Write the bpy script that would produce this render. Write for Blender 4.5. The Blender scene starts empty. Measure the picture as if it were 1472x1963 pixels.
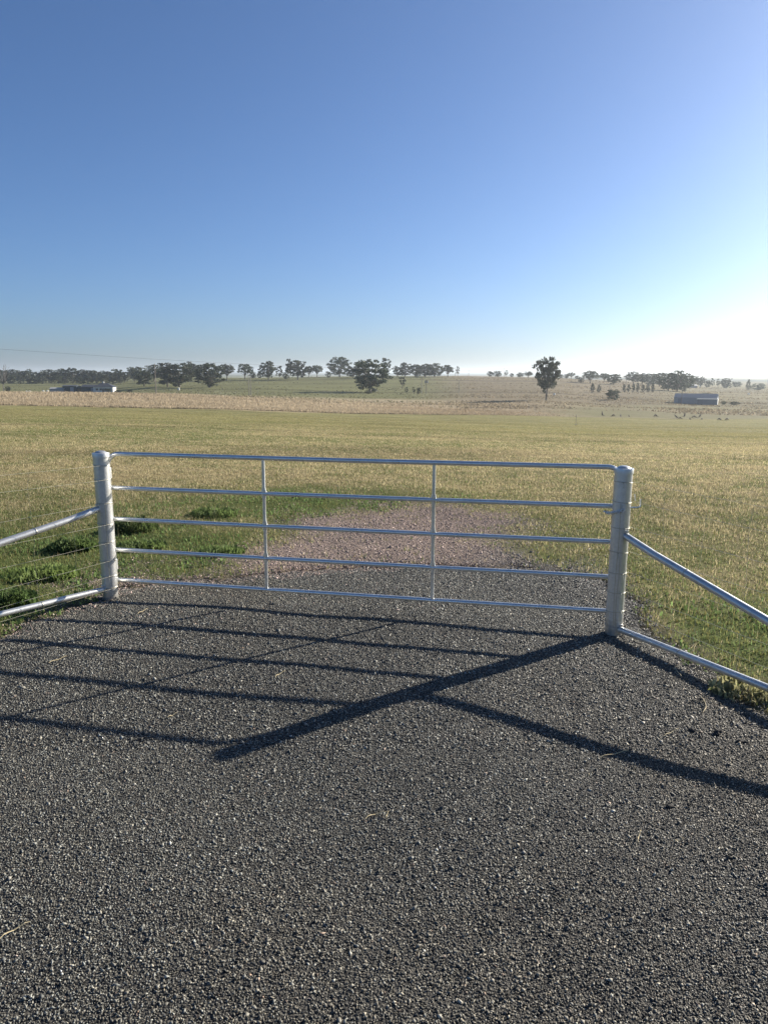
import bpy, bmesh, math, random
import numpy as np
from mathutils import Vector, Matrix

random.seed(7)
rng = np.random.default_rng(7)
S = bpy.context.scene
C = S.collection
R = math.radians

# ------------------------------------------------------------------ camera, sky, sun, exposure
H = 1.713                                   # eye height over the driveway
FPX, PITCH, ROLL = 1390.0, R(10.77), R(0.15)
CX, CY = 736.0, 981.5
SUN_AZ, SUN_EL = R(55.05), R(22.0)          # azimuth from +Y towards +X

F_ = np.array([0, math.cos(PITCH), -math.sin(PITCH)])
U0 = np.array([0, math.sin(PITCH), math.cos(PITCH)]); R0 = np.array([1.0, 0, 0])
R_ = R0*math.cos(ROLL) + U0*math.sin(ROLL)
U_ = U0*math.cos(ROLL) - R0*math.sin(ROLL)

cam_d = bpy.data.cameras.new('camera'); cam = bpy.data.objects.new('camera', cam_d); C.objects.link(cam)
cam_d.sensor_fit = 'VERTICAL'; cam_d.sensor_height = 36.0; cam_d.lens = FPX/1963*36.0
cam_d.clip_start = 0.05; cam_d.clip_end = 40000
M = Matrix.Identity(4)
for i in range(3):
    M[i][0] = R_[i]; M[i][1] = U_[i]; M[i][2] = -F_[i]
M[2][3] = H
cam.matrix_world = M
S.camera = cam

world = bpy.data.worlds.new('World'); S.world = world; world.use_nodes = True
wn = world.node_tree.nodes; wl = world.node_tree.links; wn.clear()
sky = wn.new('ShaderNodeTexSky'); sky.sky_type = 'NISHITA'; sky.sun_disc = False
sky.sun_elevation = SUN_EL; sky.sun_rotation = SUN_AZ
sky.altitude = 300; sky.air_density = 0.78; sky.dust_density = 1.4; sky.ozone_density = 6.6
bg = wn.new('ShaderNodeBackground'); bg.inputs['Strength'].default_value = 0.065
wo = wn.new('ShaderNodeOutputWorld')
wl.new(sky.outputs['Color'], bg.inputs['Color']); wl.new(bg.outputs['Background'], wo.inputs['Surface'])

sd = bpy.data.lights.new('sun', 'SUN'); sun = bpy.data.objects.new('sun', sd); C.objects.link(sun)
sd.energy = 5.0; sd.angle = R(0.53); sd.color = (1.0, 0.92, 0.80)
sdir = Vector((math.sin(SUN_AZ)*math.cos(SUN_EL), math.cos(SUN_AZ)*math.cos(SUN_EL), math.sin(SUN_EL)))
sun.rotation_euler = sdir.to_track_quat('Z', 'Y').to_euler(); sun.location = (0, 0, 60)

S.view_settings.view_transform = 'Standard'; S.view_settings.look = 'None'
S.view_settings.exposure = 1.08; S.view_settings.gamma = 1.0
S.cycles.max_bounces = 8; S.cycles.transparent_max_bounces = 8
S.cycles.use_denoising = True

# ------------------------------------------------------------------ helpers
def ray(x, y):
    v = F_ + R_*(x-CX)/FPX - U_*(y-CY)/FPX
    return v/v[1]
def at(x, y, D):                             # a pixel of the survey photo at forward distance D
    r = ray(x, y); return np.array([r[0]*D, D, H + r[2]*D])
def at0(x, y, z=0.0):                        # the same pixel on the level ground
    r = ray(x, y); k = (z-H)/r[2]; return np.array([r[0]*k, k, z])
def projy(P):
    Q = np.array(P) - np.array([0, 0, H]); z = Q@F_
    return CY - FPX*(Q@U_)/z

def hash2(ix, iy, seed):
    h = (ix.astype(np.int64)*374761393 + iy.astype(np.int64)*668265263 + seed*1274126177) & 0xffffffff
    h = ((h ^ (h >> 13))*1274126177) & 0xffffffff
    h = (h ^ (h >> 16)) & 0xffffff
    return h/float(0xffffff)
def vnoise(x, y, seed=0):
    x = np.asarray(x, float); y = np.asarray(y, float)
    ix = np.floor(x); iy = np.floor(y); fx = x-ix; fy = y-iy
    fx = fx*fx*(3-2*fx); fy = fy*fy*(3-2*fy)
    a = hash2(ix, iy, seed); b = hash2(ix+1, iy, seed); c = hash2(ix, iy+1, seed); d = hash2(ix+1, iy+1, seed)
    return (a*(1-fx)+b*fx)*(1-fy) + (c*(1-fx)+d*fx)*fy
def fbm(x, y, seed=0, oct=3):
    s = 0; a = .5; t = 0
    for o in range(oct):
        s = s + a*vnoise(x*2**o, y*2**o, seed+o*17); t += a; a *= .5
    return s/t
def sstep(a, b, x):
    t = np.clip((x-a)/(b-a), 0, 1); return t*t*(3-2*t)

def pchip(xs, ys, x):
    xs = np.array(xs, float); ys = np.array(ys, float); h = np.diff(xs); d = np.diff(ys)/h
    m = np.zeros_like(ys); m[0] = d[0]; m[-1] = d[-1]
    for i in range(1, len(xs)-1):
        m[i] = 0 if d[i-1]*d[i] <= 0 else 2*d[i-1]*d[i]/(d[i-1]+d[i])
    x = np.clip(x, xs[0], xs[-1]); i = np.clip(np.searchsorted(xs, x)-1, 0, len(xs)-2)
    t = (x-xs[i])/h[i]
    return (ys[i]*(1+2*t)*(1-t)**2 + h[i]*m[i]*t*(1-t)**2 + ys[i+1]*t*t*(3-2*t) + h[i]*m[i+1]*t*t*(t-1))

# ------------------------------------------------------------------ lie of the land
# per viewing direction: (forward distance, row of the photo) pairs surveyed from the picture
PROF = {
 0:    [(150,777),(205,752.5),('z',265,-6.8),(370,753),(500,741),(650,733.5),(900,728),(1500,723),(3000,718.5),(5000,716.0),(7000,711.5)],
 200:  [(152,780),(207,754.5),('z',265,-6.6),(370,752),(500,738),(650,731),(900,727),(1500,723),(3000,719),(5000,716.5),(7000,713)],
 330:  [(154,783),(212,757),(260,755.5),(320,750),(400,742),(500,730),(600,726),(800,723),('z',1200,-3),(3000,719),(5000,717),(7000,714)],
 520:  [(160,788),(220,764),(280,756),(340,747),(430,735),(500,727.5),(580,724),('z',800,-6),('z',1500,-10),(3000,719.5),(5000,717.4),(7000,715)],
 710:  [(166,793),(230,772),(300,757),(335,752),(410,737),(480,725),(580,721.5),('z',800,-7),('z',1500,-10),(3000,719.6),(5000,717.6),(7000,715.5)],
 900:  [(172,796),(230,775),(300,756),(400,738),(500,726),(590,721),('z',800,-7),('z',1500,-10),(3000,720),(5000,718),(7000,716.0)],
 1050: [(178,798),(262,766),(330,749),(420,735),(520,726),(620,724),('z',900,-8),(1500,727),(3000,722),(5000,719.5),(7000,716.5)],
 1180: [(184,799),(292,766.5),(350,754),(450,738),(550,732),(700,730),(1000,728),(1500,726),(3000,722.5),(5000,720),(7000,717)],
 1340: [(186,802),(282,774),(350,758),(480,749),(600,743),(800,738),(1500,729),(3000,724),(5000,721),(7000,718)],
 1472: [(188,803),(290,775),(370,759),(480,751),(600,744.5),(800,739),(1500,730),(3000,724.5),(5000,721.5),(7000,718.5)],
}
COLS = sorted(PROF)
TC = np.array([ray(c, 740)[0] for c in COLS])
_prof = []
for c in COLS:
    d = [0.0, 6.5, 10.0]; z = [0.0, 0.0, -0.02]
    pts = []
    for p in PROF[c]:
        if p[0] == 'z': pts.append((p[1], p[2]))
        else: pts.append((p[0], at(c, p[1], p[0])[2]))
    D1, z1 = pts[0]
    for k, f in ((16, .035), (28, .115), (50, .27), (90, .56)):
        d.append(k); z.append(z1*f)
    d += [p[0] for p in pts]; z += [p[1] for p in pts]
    d.append(12000); z.append(z[-1]-3)
    _prof.append((d, z))
LOGG = np.linspace(0, math.log(12001), 1400)
TAB = np.array([pchip(d, z, np.exp(LOGG)-1) for d, z in _prof])
def gz(x, y):
    x = np.asarray(x, float); y = np.asarray(y, float)
    D = np.maximum(y, 0.5); t = np.clip(x/np.maximum(D, 4.0), TC[0], TC[-1])
    ci = np.clip(np.searchsorted(TC, t)-1, 0, len(TC)-2)
    w = (t-TC[ci])/(TC[ci+1]-TC[ci]); w = w*w*(3-2*w)*.5 + w*.5
    li = np.log(D+1)/LOGG[-1]*(len(LOGG)-1); l0 = np.clip(li.astype(int), 0, len(LOGG)-2); f = np.clip(li-l0, 0, 1)
    za = TAB[ci, l0]*(1-f)+TAB[ci, l0+1]*f; zb = TAB[ci+1, l0]*(1-f)+TAB[ci+1, l0+1]*f
    z = za*(1-w)+zb*w
    # soft unevenness of the ground: a centimetre underfoot, more in the paddock
    r = np.hypot(x, y)
    z = z + (fbm(x*.9+3, y*.9+8, 5, 2)-.5)*0.034 + (fbm(x*.35, y*.35, 9, 2)-.5)*.03
    z = z + (fbm(x*.06, y*.06, 31, 3)-.5)*np.clip((r-15)/120, 0, 1)*.5
    return z
def ground_at(px, yb, guess, lo=.72, hi=1.4):  # where on the land a thing stands, near the guessed distance
    Ds = np.linspace(guess*lo, guess*hi, 220); t = ray(px, yb)[0]
    zs = gz(Ds*t, Ds)
    Q = np.stack([Ds*t, Ds, zs-H], 1); ys = CY - FPX*(Q@U_)/(Q@F_)
    err = np.abs(ys-yb) + np.abs(np.log(Ds/guess))*4
    i = int(np.argmin(err)); return np.array([Ds[i]*t, Ds[i], zs[i]])
def g1(x, y): return float(gz(np.array([x]), np.array([y]))[0])

# outline of the sealed driveway and of the gravel behind the gate (metres, ground plan)
SEAL_PX = [(1240,1208),(1330,1272),(1400,1322),(1472,1378)]
seal = [at0(*p)[:2] for p in [(196,1152),(206,1128),(330,1117),(450,1108),(600,1096),(800,1084),(1000,1086),(1150,1112),(1205,1150),(1222,1200)]+SEAL_PX]
seal += [np.array(q) for q in [(3.0,2.1),(4.2,0.2),(6.0,-3),(6.0,-6),(-7,-6),(-7,1.2),(-4.2,2.9)]] + [at0(0,1218)[:2], at0(70,1188)[:2]]
SEAL = np.array(seal)
GRAV = np.array([at0(*p)[:2] for p in [(225,1122),(400,1092),(470,1052),(505,1018),(580,992),(700,976),(860,972),(980,985),(1060,1020),(1130,1068),(1175,1125),(1205,1165),(1190,1200),(1170,1130),(800,1120)]])
def poly_sd(P, x, y):                        # signed distance, positive inside
    x = np.asarray(x, float); y = np.asarray(y, float); d = np.full(x.shape, 1e9); ins = np.zeros(x.shape, bool)
    n = len(P)
    for i in range(n):
        a = P[i]; b = P[(i+1) % n]; e = b-a; wx = x-a[0]; wy = y-a[1]
        t = np.clip((wx*e[0]+wy*e[1])/(e@e), 0, 1)
        d = np.minimum(d, np.hypot(wx-e[0]*t, wy-e[1]*t))
        c = ((a[1] <= y) & (b[1] > y)) | ((b[1] <= y) & (a[1] > y))
        with np.errstate(divide='ignore', invalid='ignore'):
            xi = a[0] + (y-a[1])/(b[1]-a[1]+1e-12)*e[0]
        ins ^= c & (x < xi)
    return np.where(ins, d, -d)
def seal_sd(x, y): return poly_sd(SEAL, x, y) + (fbm(np.asarray(x)*5, np.asarray(y)*5, 77, 3)-.5)*.30
def grav_sd(x, y): return poly_sd(GRAV, x, y) + (fbm(np.asarray(x)*1.3, np.asarray(y)*1.3, 78, 4)-.5)*2.0 - .25*np.clip(np.asarray(x)-.3, 0, 2)

# ------------------------------------------------------------------ object helpers
def tag(o, label=None, cat=None, group=None, kind=None):
    if label: o['label'] = label
    if cat: o['category'] = cat
    if group: o['group'] = group
    if kind: o['kind'] = kind
    return o
def empty(name, loc, rz=0.0):
    o = bpy.data.objects.new(name, None); C.objects.link(o); o.location = tuple(loc); o.rotation_euler = (0, 0, rz)
    o.empty_display_size = .1; return o
def link(name, me, mat=None, parent=None, smooth=False):
    if mat is not None and not me.materials: me.materials.append(mat)
    if smooth:
        me.polygons.foreach_set('use_smooth', [True]*len(me.polygons))
        if len(me.polygons) < 20000: me.set_sharp_from_angle(angle=R(40))
    o = bpy.data.objects.new(name, me); C.objects.link(o)
    if parent is not None: o.parent = parent
    return o
def np_mesh(name, V, Fc, attrs=None):
    V = np.ascontiguousarray(V, np.float32); Fc = np.ascontiguousarray(Fc, np.int32); n, k = Fc.shape
    me = bpy.data.meshes.new(name); me.vertices.add(len(V)); me.vertices.foreach_set('co', V.ravel())
    me.loops.add(n*k); me.loops.foreach_set('vertex_index', Fc.ravel())
    me.polygons.add(n); me.polygons.foreach_set('loop_start', np.arange(0, n*k, k, dtype=np.int32))
    for nm, A in (attrs or {}).items():
        A = np.asarray(A, np.float32)
        at_ = me.attributes.new(nm, 'FLOAT_COLOR', 'POINT')
        if A.shape[1] == 3: A = np.concatenate([A, np.ones((len(A), 1), np.float32)], 1)
        at_.data.foreach_set('color', np.ascontiguousarray(A, np.float32).ravel())
    me.update(calc_edges=True); return me

class MB:
    """collects tubes, boxes and lathes into one mesh"""
    def __init__(s): s.bm = bmesh.new()
    def tube(s, pts, rad, n=10, cap=True, tilt=0.0):
        bm = s.bm; pts = [Vector(p) for p in pts]
        if not hasattr(rad, '__len__'): rad = [rad]*len(pts)
        rings = []; up = None
        for i, p in enumerate(pts):
            d = (pts[min(i+1, len(pts)-1)] - pts[max(i-1, 0)]).normalized()
            if up is None:
                up = Vector((0, 0, 1)) if abs(d.z) < .9 else Vector((1, 0, 0))
            a = d.cross(up).normalized(); up = a.cross(d).normalized()
            rr = rad[i]
            rx, ry = (rr if hasattr(rr, '__len__') else (rr, rr))
            rings.append([bm.verts.new(p + a*math.cos(2*math.pi*k/n+tilt)*rx + up*math.sin(2*math.pi*k/n+tilt)*ry) for k in range(n)])
        for A, B in zip(rings, rings[1:]):
            for k in range(n): bm.faces.new((A[k], A[(k+1) % n], B[(k+1) % n], B[k]))
        if cap:
            bm.faces.new(rings[0][::-1]); bm.faces.new(rings[-1])
        return s
    def box(s, c, h, rz=0.0, bev=0.0):
        m = Matrix.Translation(Vector(c)) @ Matrix.Rotation(rz, 4, 'Z') @ Matrix.Diagonal((h[0], h[1], h[2], 1))
        r = bmesh.ops.create_cube(s.bm, size=1.0, matrix=m)
        if bev: bmesh.ops.bevel(s.bm, geom=list({e for v in r['verts'] for e in v.link_edges}), offset=bev, segments=2, affect='EDGES')
        return s
    def lathe(s, prof, c=(0, 0, 0), n=32):
        bm = s.bm; c = Vector(c); rings = []
        for r, z in prof:
            if r < 1e-6: rings.append([bm.verts.new(c+Vector((0, 0, z)))])
            else: rings.append([bm.verts.new(c+Vector((r*math.cos(2*math.pi*k/n), r*math.sin(2*math.pi*k/n), z))) for k in range(n)])
        for A, B in zip(rings, rings[1:]):
            for k in range(n):
                q = [A[k % len(A)], A[(k+1) % len(A)], B[(k+1) % len(B)], B[k % len(B)]]
                u = []
                for v in q:
                    if v not in u: u.append(v)
                if len(u) > 2: bm.faces.new(u)
        return s
    def torus(s, c, R1, r2, n=28, m=6, tilt=(0, 0)):
        pts = []
        for k in range(n+1):
            a = 2*math.pi*k/n
            pts.append((c[0]+R1*math.cos(a), c[1]+R1*math.sin(a), c[2]+tilt[0]*math.cos(a)+tilt[1]*math.sin(a)))
        return s.tube(pts, r2, m, cap=False)
    def poly(s, vs):
        s.bm.faces.new([s.bm.verts.new(Vector(v)) for v in vs]); return s
    def mesh(s, name):
        me = bpy.data.meshes.new(name); bmesh.ops.recalc_face_normals(s.bm, faces=s.bm.faces[:]); s.bm.to_mesh(me); s.bm.free(); return me
    def build(s, name, mat, parent=None, smooth=False, off=None):
        me = s.mesh(name)
        if off is not None: me.transform(Matrix.Translation(Vector(off)))
        return link(name, me, mat, parent, smooth)

# ------------------------------------------------------------------ materials
def mat(name):
    m = bpy.data.materials.new(name); m.use_nodes = True
    nt = m.node_tree; b = nt.nodes['Principled BSDF']; return m, nt, b
def node(nt, kind, **kw):
    n = nt.nodes.new(kind)
    for k, v in kw.items():
        if k in n.inputs: n.inputs[k].default_value = v
        else: setattr(n, k, v)
    return n
def simple(name, col, rough=.7, metal=0.0, var=.25, scale=8.0, bump=0.0, spec=.4):
    m, nt, b = mat(name)
    tc = node(nt, 'ShaderNodeTexCoord'); nz = node(nt, 'ShaderNodeTexNoise', Scale=scale, Detail=5.0)
    nt.links.new(tc.outputs['Object'], nz.inputs['Vector'])
    mx = node(nt, 'ShaderNodeMix', data_type='RGBA')
    mx.inputs['A'].default_value = (*[c*(1-var) for c in col], 1); mx.inputs['B'].default_value = (*[min(1, c*(1+var)) for c in col], 1)
    nt.links.new(nz.outputs['Fac'], mx.inputs['Factor']); nt.links.new(mx.outputs['Result'], b.inputs['Base Color'])
    b.inputs['Roughness'].default_value = rough; b.inputs['Metallic'].default_value = metal
    b.inputs['Specular IOR Level'].default_value = spec
    if bump:
        bp = node(nt, 'ShaderNodeBump', Strength=bump, Distance=.02); nt.links.new(nz.outputs['Fac'], bp.inputs['Height']); nt.links.new(bp.outputs['Normal'], b.inputs['Normal'])
    return m
def galv(name, base=.58, rough=.34, metal=.85, dirt=False):
    m, nt, b = mat(name)
    tc = node(nt, 'ShaderNodeTexCoord')
    vo = node(nt, 'ShaderNodeTexVoronoi', Scale=70.0); nz = node(nt, 'ShaderNodeTexNoise', Scale=9.0, Detail=6.0)
    mp = node(nt, 'ShaderNodeMapping'); mp.inputs['Scale'].default_value = (1, 1, .22)
    nt.links.new(tc.outputs['Object'], mp.inputs['Vector']); nt.links.new(tc.outputs['Object'], vo.inputs['Vector']); nt.links.new(mp.outputs['Vector'], nz.inputs['Vector'])
    r1 = node(nt, 'ShaderNodeMapRange'); r1.inputs['From Min'].default_value = .3; r1.inputs['To Min'].default_value = base*.86; r1.inputs['To Max'].default_value = base*1.10
    sep = node(nt, 'ShaderNodeSeparateColor'); nt.links.new(vo.outputs['Color'], sep.inputs['Color'])
    ad = node(nt, 'ShaderNodeMath', operation='MULTIPLY_ADD'); ad.inputs[1].default_value = .35
    nt.links.new(sep.outputs['Red'], ad.inputs[0]); nt.links.new(nz.outputs['Fac'], ad.inputs[2]); nt.links.new(ad.outputs[0], r1.inputs['Value'])
    cb = node(nt, 'ShaderNodeCombineColor')
    g2 = node(nt, 'ShaderNodeMath', operation='MULTIPLY'); g2.inputs[1].default_value = 1.01
    b2 = node(nt, 'ShaderNodeMath', operation='MULTIPLY'); b2.inputs[1].default_value = .985
    for q in (g2, b2): nt.links.new(r1.outputs['Result'], q.inputs[0])
    nt.links.new(r1.outputs['Result'], cb.inputs['Red']); nt.links.new(g2.outputs[0], cb.inputs['Green']); nt.links.new(b2.outputs[0], cb.inputs['Blue'])
    if dirt:
        sx = node(nt, 'ShaderNodeSeparateXYZ'); nt.links.new(tc.outputs['Object'], sx.inputs['Vector'])
        dn = node(nt, 'ShaderNodeTexNoise', Scale=38.0, Detail=7.0); nt.links.new(tc.outputs['Object'], dn.inputs['Vector'])
        dm = node(nt, 'ShaderNodeMath', operation='MULTIPLY_ADD'); dm.inputs[1].default_value = -.34; nt.links.new(dn.outputs['Fac'], dm.inputs[0]); nt.links.new(sx.outputs['Z'], dm.inputs[2])
        dr = node(nt, 'ShaderNodeMapRange'); dr.inputs['From Min'].default_value = -.20; dr.inputs['From Max'].default_value = -.02; dr.inputs['To Min'].default_value = .6; dr.inputs['To Max'].default_value = 0.0
        nt.links.new(dm.outputs[0], dr.inputs['Value'])
        dx = node(nt, 'ShaderNodeMix', data_type='RGBA'); nt.links.new(dr.outputs['Result'], dx.inputs['Factor']); nt.links.new(cb.outputs['Color'], dx.inputs['A']); dx.inputs['B'].default_value = (.20, .165, .12, 1)
        st_ = node(nt, 'ShaderNodeTexNoise', Scale=55.0, Detail=4.0); mp2 = node(nt, 'ShaderNodeMapping'); mp2.inputs['Scale'].default_value = (1, 1, .05)
        nt.links.new(tc.outputs['Object'], mp2.inputs['Vector']); nt.links.new(mp2.outputs['Vector'], st_.inputs['Vector'])
        sr = node(nt, 'ShaderNodeMapRange'); sr.inputs['From Min'].default_value = .5; sr.inputs['From Max'].default_value = .8; sr.inputs['To Min'].default_value = 1; sr.inputs['To Max'].default_value = .87; nt.links.new(st_.outputs['Fac'], sr.inputs['Value'])
        sv = node(nt, 'ShaderNodeVectorMath', operation='SCALE'); nt.links.new(dx.outputs['Result'], sv.inputs[0]); nt.links.new(sr.outputs['Result'], sv.inputs['Scale'])
        nt.links.new(sv.outputs['Vector'], b.inputs['Base Color'])
    else:
        nt.links.new(cb.outputs['Color'], b.inputs['Base Color'])
    r2 = node(nt, 'ShaderNodeMapRange'); r2.inputs['To Min'].default_value = rough-.08; r2.inputs['To Max'].default_value = rough+.12
    nt.links.new(nz.outputs['Fac'], r2.inputs['Value']); nt.links.new(r2.outputs['Result'], b.inputs['Roughness'])
    b.inputs['Metallic'].default_value = metal
    bp = node(nt, 'ShaderNodeBump', Strength=.06, Distance=.004); nt.links.new(nz.outputs['Fac'], bp.inputs['Height']); nt.links.new(bp.outputs['Normal'], b.inputs['Normal'])
    return m
def leafy(name, attr='tint', transl=.4, rough=.6, obj_var=True, gain=1.0, col=None, spec=.3):
    m, nt, b = mat(name); out = nt.nodes['Material Output']
    if col is None:
        a = node(nt, 'ShaderNodeAttribute', attribute_name=attr); src = a.outputs['Color']
    else:
        rgb = node(nt, 'ShaderNodeRGB'); rgb.outputs[0].default_value = (*col, 1); src = rgb.outputs[0]
    if obj_var:
        oi = node(nt, 'ShaderNodeObjectInfo'); hs = node(nt, 'ShaderNodeHueSaturation')
        mr = node(nt, 'ShaderNodeMapRange'); mr.inputs['To Min'].default_value = .75; mr.inputs['To Max'].default_value = 1.35
        mh = node(nt, 'ShaderNodeMapRange'); mh.inputs['To Min'].default_value = .475; mh.inputs['To Max'].default_value = .52
        nt.links.new(oi.outputs['Random'], mr.inputs['Value']); nt.links.new(oi.outputs['Random'], mh.inputs['Value'])
        nt.links.new(mr.outputs['Result'], hs.inputs['Value']); nt.links.new(mh.outputs['Result'], hs.inputs['Hue'])
        nt.links.new(src, hs.inputs['Color']); src = hs.outputs['Color']
    nt.links.new(src, b.inputs['Base Color']); b.inputs['Roughness'].default_value = rough; b.inputs['Specular IOR Level'].default_value = spec
    tr = node(nt, 'ShaderNodeBsdfTranslucent'); nt.links.new(src, tr.inputs['Color'])
    mx = node(nt, 'ShaderNodeMixShader'); mx.inputs[0].default_value = transl
    nt.links.new(b.outputs['BSDF'], mx.inputs[1]); nt.links.new(tr.outputs['BSDF'], mx.inputs[2]); nt.links.new(mx.outputs['Shader'], out.inputs['Surface'])
    return m
def attr_rough(name, rough=.85, spec=.25, nscale=None, nvar=.3, bump=0, stretch=(1, 1, 1)):
    m, nt, b = mat(name); a = node(nt, 'ShaderNodeAttribute', attribute_name='tint'); src = a.outputs['Color']
    if nscale:
        tc = node(nt, 'ShaderNodeTexCoord'); mp = node(nt, 'ShaderNodeMapping'); mp.inputs['Scale'].default_value = stretch
        nt.links.new(tc.outputs['Object'], mp.inputs['Vector'])
        tot = None
        for sc, w in nscale:
            nz = node(nt, 'ShaderNodeTexNoise', Scale=sc, Detail=6.0, Roughness=.65); nt.links.new(mp.outputs['Vector'], nz.inputs['Vector'])
            mr = node(nt, 'ShaderNodeMapRange'); mr.inputs['From Min'].default_value = .25; mr.inputs['From Max'].default_value = .75
            mr.inputs['To Min'].default_value = 1-w; mr.inputs['To Max'].default_value = 1+w; nt.links.new(nz.outputs['Fac'], mr.inputs['Value'])
            if tot is None: tot = mr.outputs['Result']
            else:
                mu = node(nt, 'ShaderNodeMath', operation='MULTIPLY'); nt.links.new(tot, mu.inputs[0]); nt.links.new(mr.outputs['Result'], mu.inputs[1]); tot = mu.outputs[0]
            last = nz
        vm = node(nt, 'ShaderNodeVectorMath', operation='SCALE'); nt.links.new(src, vm.inputs[0]); nt.links.new(tot, vm.inputs['Scale']); src = vm.outputs['Vector']
        if bump:
            bp = node(nt, 'ShaderNodeBump', Strength=bump, Distance=.05); nt.links.new(last.outputs['Fac'], bp.inputs['Height']); nt.links.new(bp.outputs['Normal'], b.inputs['Normal'])
    nt.links.new(src, b.inputs['Base Color']); b.inputs['Roughness'].default_value = rough; b.inputs['Specular IOR Level'].default_value = spec
    return m

m_ground = attr_rough('earth_and_turf', .95, .05, [(.25, .12), (2.2, .22), (30.0, .25)], bump=.25)
m_blade = leafy('grass_blades', transl=.45, obj_var=False, rough=.65, spec=.2)
m_weed = leafy('weed_leaves', transl=.45, obj_var=False, rough=.7, spec=.15)
m_crown = leafy('gum_leaves', transl=.22, rough=.55, spec=.35)
m_stone = attr_rough('stone_chips', .62, .45)
m_gravel = attr_rough('granite_gravel', .75, .35)
m_bark = simple('bark', (.16, .13, .105), .9, var=.4, scale=14, bump=.4)
m_dead = simple('dead_wood', (.2, .18, .16), .9, var=.3, scale=10)
m_galv_post = galv('galvanised_post', .60, .38, .72)
m_post = galv('galvanised_post_in_ground', .60, .38, .72, True)
m_galv = galv('galvanised_tube', .74, .28, .80)
m_wire = simple('fence_wire', (.44, .42, .34), .45, .6, var=.2, scale=20)
m_wood = simple('weathered_pole', (.27, .245, .21), .9, var=.3, scale=5)
m_white = simple('white_paint_and_sunlit_sheet', (.66, .65, .60), .6, var=.08)
m_darkroof = simple('dark_roof_sheet', (.06, .065, .075), .55, var=.2, scale=3)
m_darkwall = simple('dark_green_sheet', (.05, .075, .08), .6, var=.2, scale=3)
m_greyshed = simple('grey_zinc_sheet', (.27, .29, .32), .6, .0, var=.15, scale=2)
m_greyroof = simple('grey_zinc_roof', (.2, .215, .235), .6, .0, var=.15, scale=2)
m_paleroof = simple('pale_roof_sheet', (.38, .38, .37), .6, var=.1)
m_glass = simple('dark_window_and_shade', (.03, .035, .045), .15, var=.1, spec=.6)
m_fur = simple('grey_brown_fur', (.19, .155, .12), .95, var=.3, scale=4)
m_clod = simple('dark_clod', (.03, .027, .024), .9, var=.4, scale=40, bump=.5)

# driveway binder: dark bitumen with chip-sized bumps
m_seal, nt, b = mat('bitumen_seal')
tc = node(nt, 'ShaderNodeTexCoord'); vo = node(nt, 'ShaderNodeTexVoronoi', Scale=105.0)
nt.links.new(tc.outputs['Object'], vo.inputs['Vector'])
sep = node(nt, 'ShaderNodeSeparateColor'); nt.links.new(vo.outputs['Color'], sep.inputs['Color'])
cr = node(nt, 'ShaderNodeValToRGB'); e = cr.color_ramp.elements
e[0].color = (.010, .010, .010, 1); e[0].position = 0; e[1].color = (.075, .070, .058, 1); e[1].position = 1
nt.links.new(sep.outputs['Red'], cr.inputs['Fac'])
n2 = node(nt, 'ShaderNodeTexNoise', Scale=1.3, Detail=6.0); nt.links.new(tc.outputs['Object'], n2.inputs['Vector'])
mr = node(nt, 'ShaderNodeMapRange'); mr.inputs['To Min'].default_value = .75; mr.inputs['To Max'].default_value = 1.25; nt.links.new(n2.outputs['Fac'], mr.inputs['Value'])
vm = node(nt, 'ShaderNodeVectorMath', operation='SCALE'); nt.links.new(cr.outputs['Color'], vm.inputs[0]); nt.links.new(mr.outputs['Result'], vm.inputs['Scale'])
nt.links.new(vm.outputs['Vector'], b.inputs['Base Color']); b.inputs['Roughness'].default_value = .8; b.inputs['Specular IOR Level'].default_value = .3
inv = node(nt, 'ShaderNodeMath', operation='SUBTRACT'); inv.inputs[0].default_value = 1.0; nt.links.new(vo.outputs['Distance'], inv.inputs[1])
bp = node(nt, 'ShaderNodeBump', Strength=1.0, Distance=.006); nt.links.new(inv.outputs[0], bp.inputs['Height']); nt.links.new(bp.outputs['Normal'], b.inputs['Normal'])

# ------------------------------------------------------------------ colour of the land
GREEN = np.array([.105, .130, .040]); STRAW = np.array([.320, .255, .125]); OLIVE = np.array([.225, .205, .088])
PINK = np.array([.300, .228, .195]); SOIL = np.array([.155, .13, .10]); DRY = np.array([.34, .275, .18])
FARG = np.array([.150, .150, .068]); FARB = np.array([.20, .165, .105]); BUSH = np.array([.040, .050, .034])
def lerp(a, b, w): return a*(1-w[:, None]) + b*w[:, None]
def edge_D(x, y):                            # forward distance of the boundary between mown paddock and dry grass
    t = np.clip(x/np.maximum(y, 4.0), TC[0], TC[-1])
    return np.interp(t, TC, [dict(PROF)[c][0][0] for c in COLS])
def field_mix(x, y):
    """share of straw (0 lush green .. 1 straw) at a point of the near paddock"""
    D = np.maximum(y, 1)
    px = x/np.maximum(D, 4)
    big = fbm(x*.22+5, y*.22, 41, 3); sm = fbm(x*2.6, y*2.6, 42, 4)
    band = np.interp(D, [4, 7.0, 8.5, 10.5, 13, 18, 26, 45, 90, 160], [.42, .34, .40, .62, .82, .72, .55, .50, .46, .42])
    lush = np.clip(1-np.hypot((x+2.9)/2.0, (y-6.2)/2.1), 0, 1)*1.5
    lush = np.maximum(lush, np.clip(1-np.hypot((x-2.6)/1.3, (y-4.1)/1.5), 0, 1)*.42)
    lush = np.maximum(lush, np.clip(1-np.hypot((x+1.0)/2.8, (y-10.0)/2.2), 0, 1)*.65)
    s = band + (big-.5)*.9 + (sm-.5)*1.0 + np.clip(px, 0, .6)*.10 - lush
    return np.clip(s, 0, 1)
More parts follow.
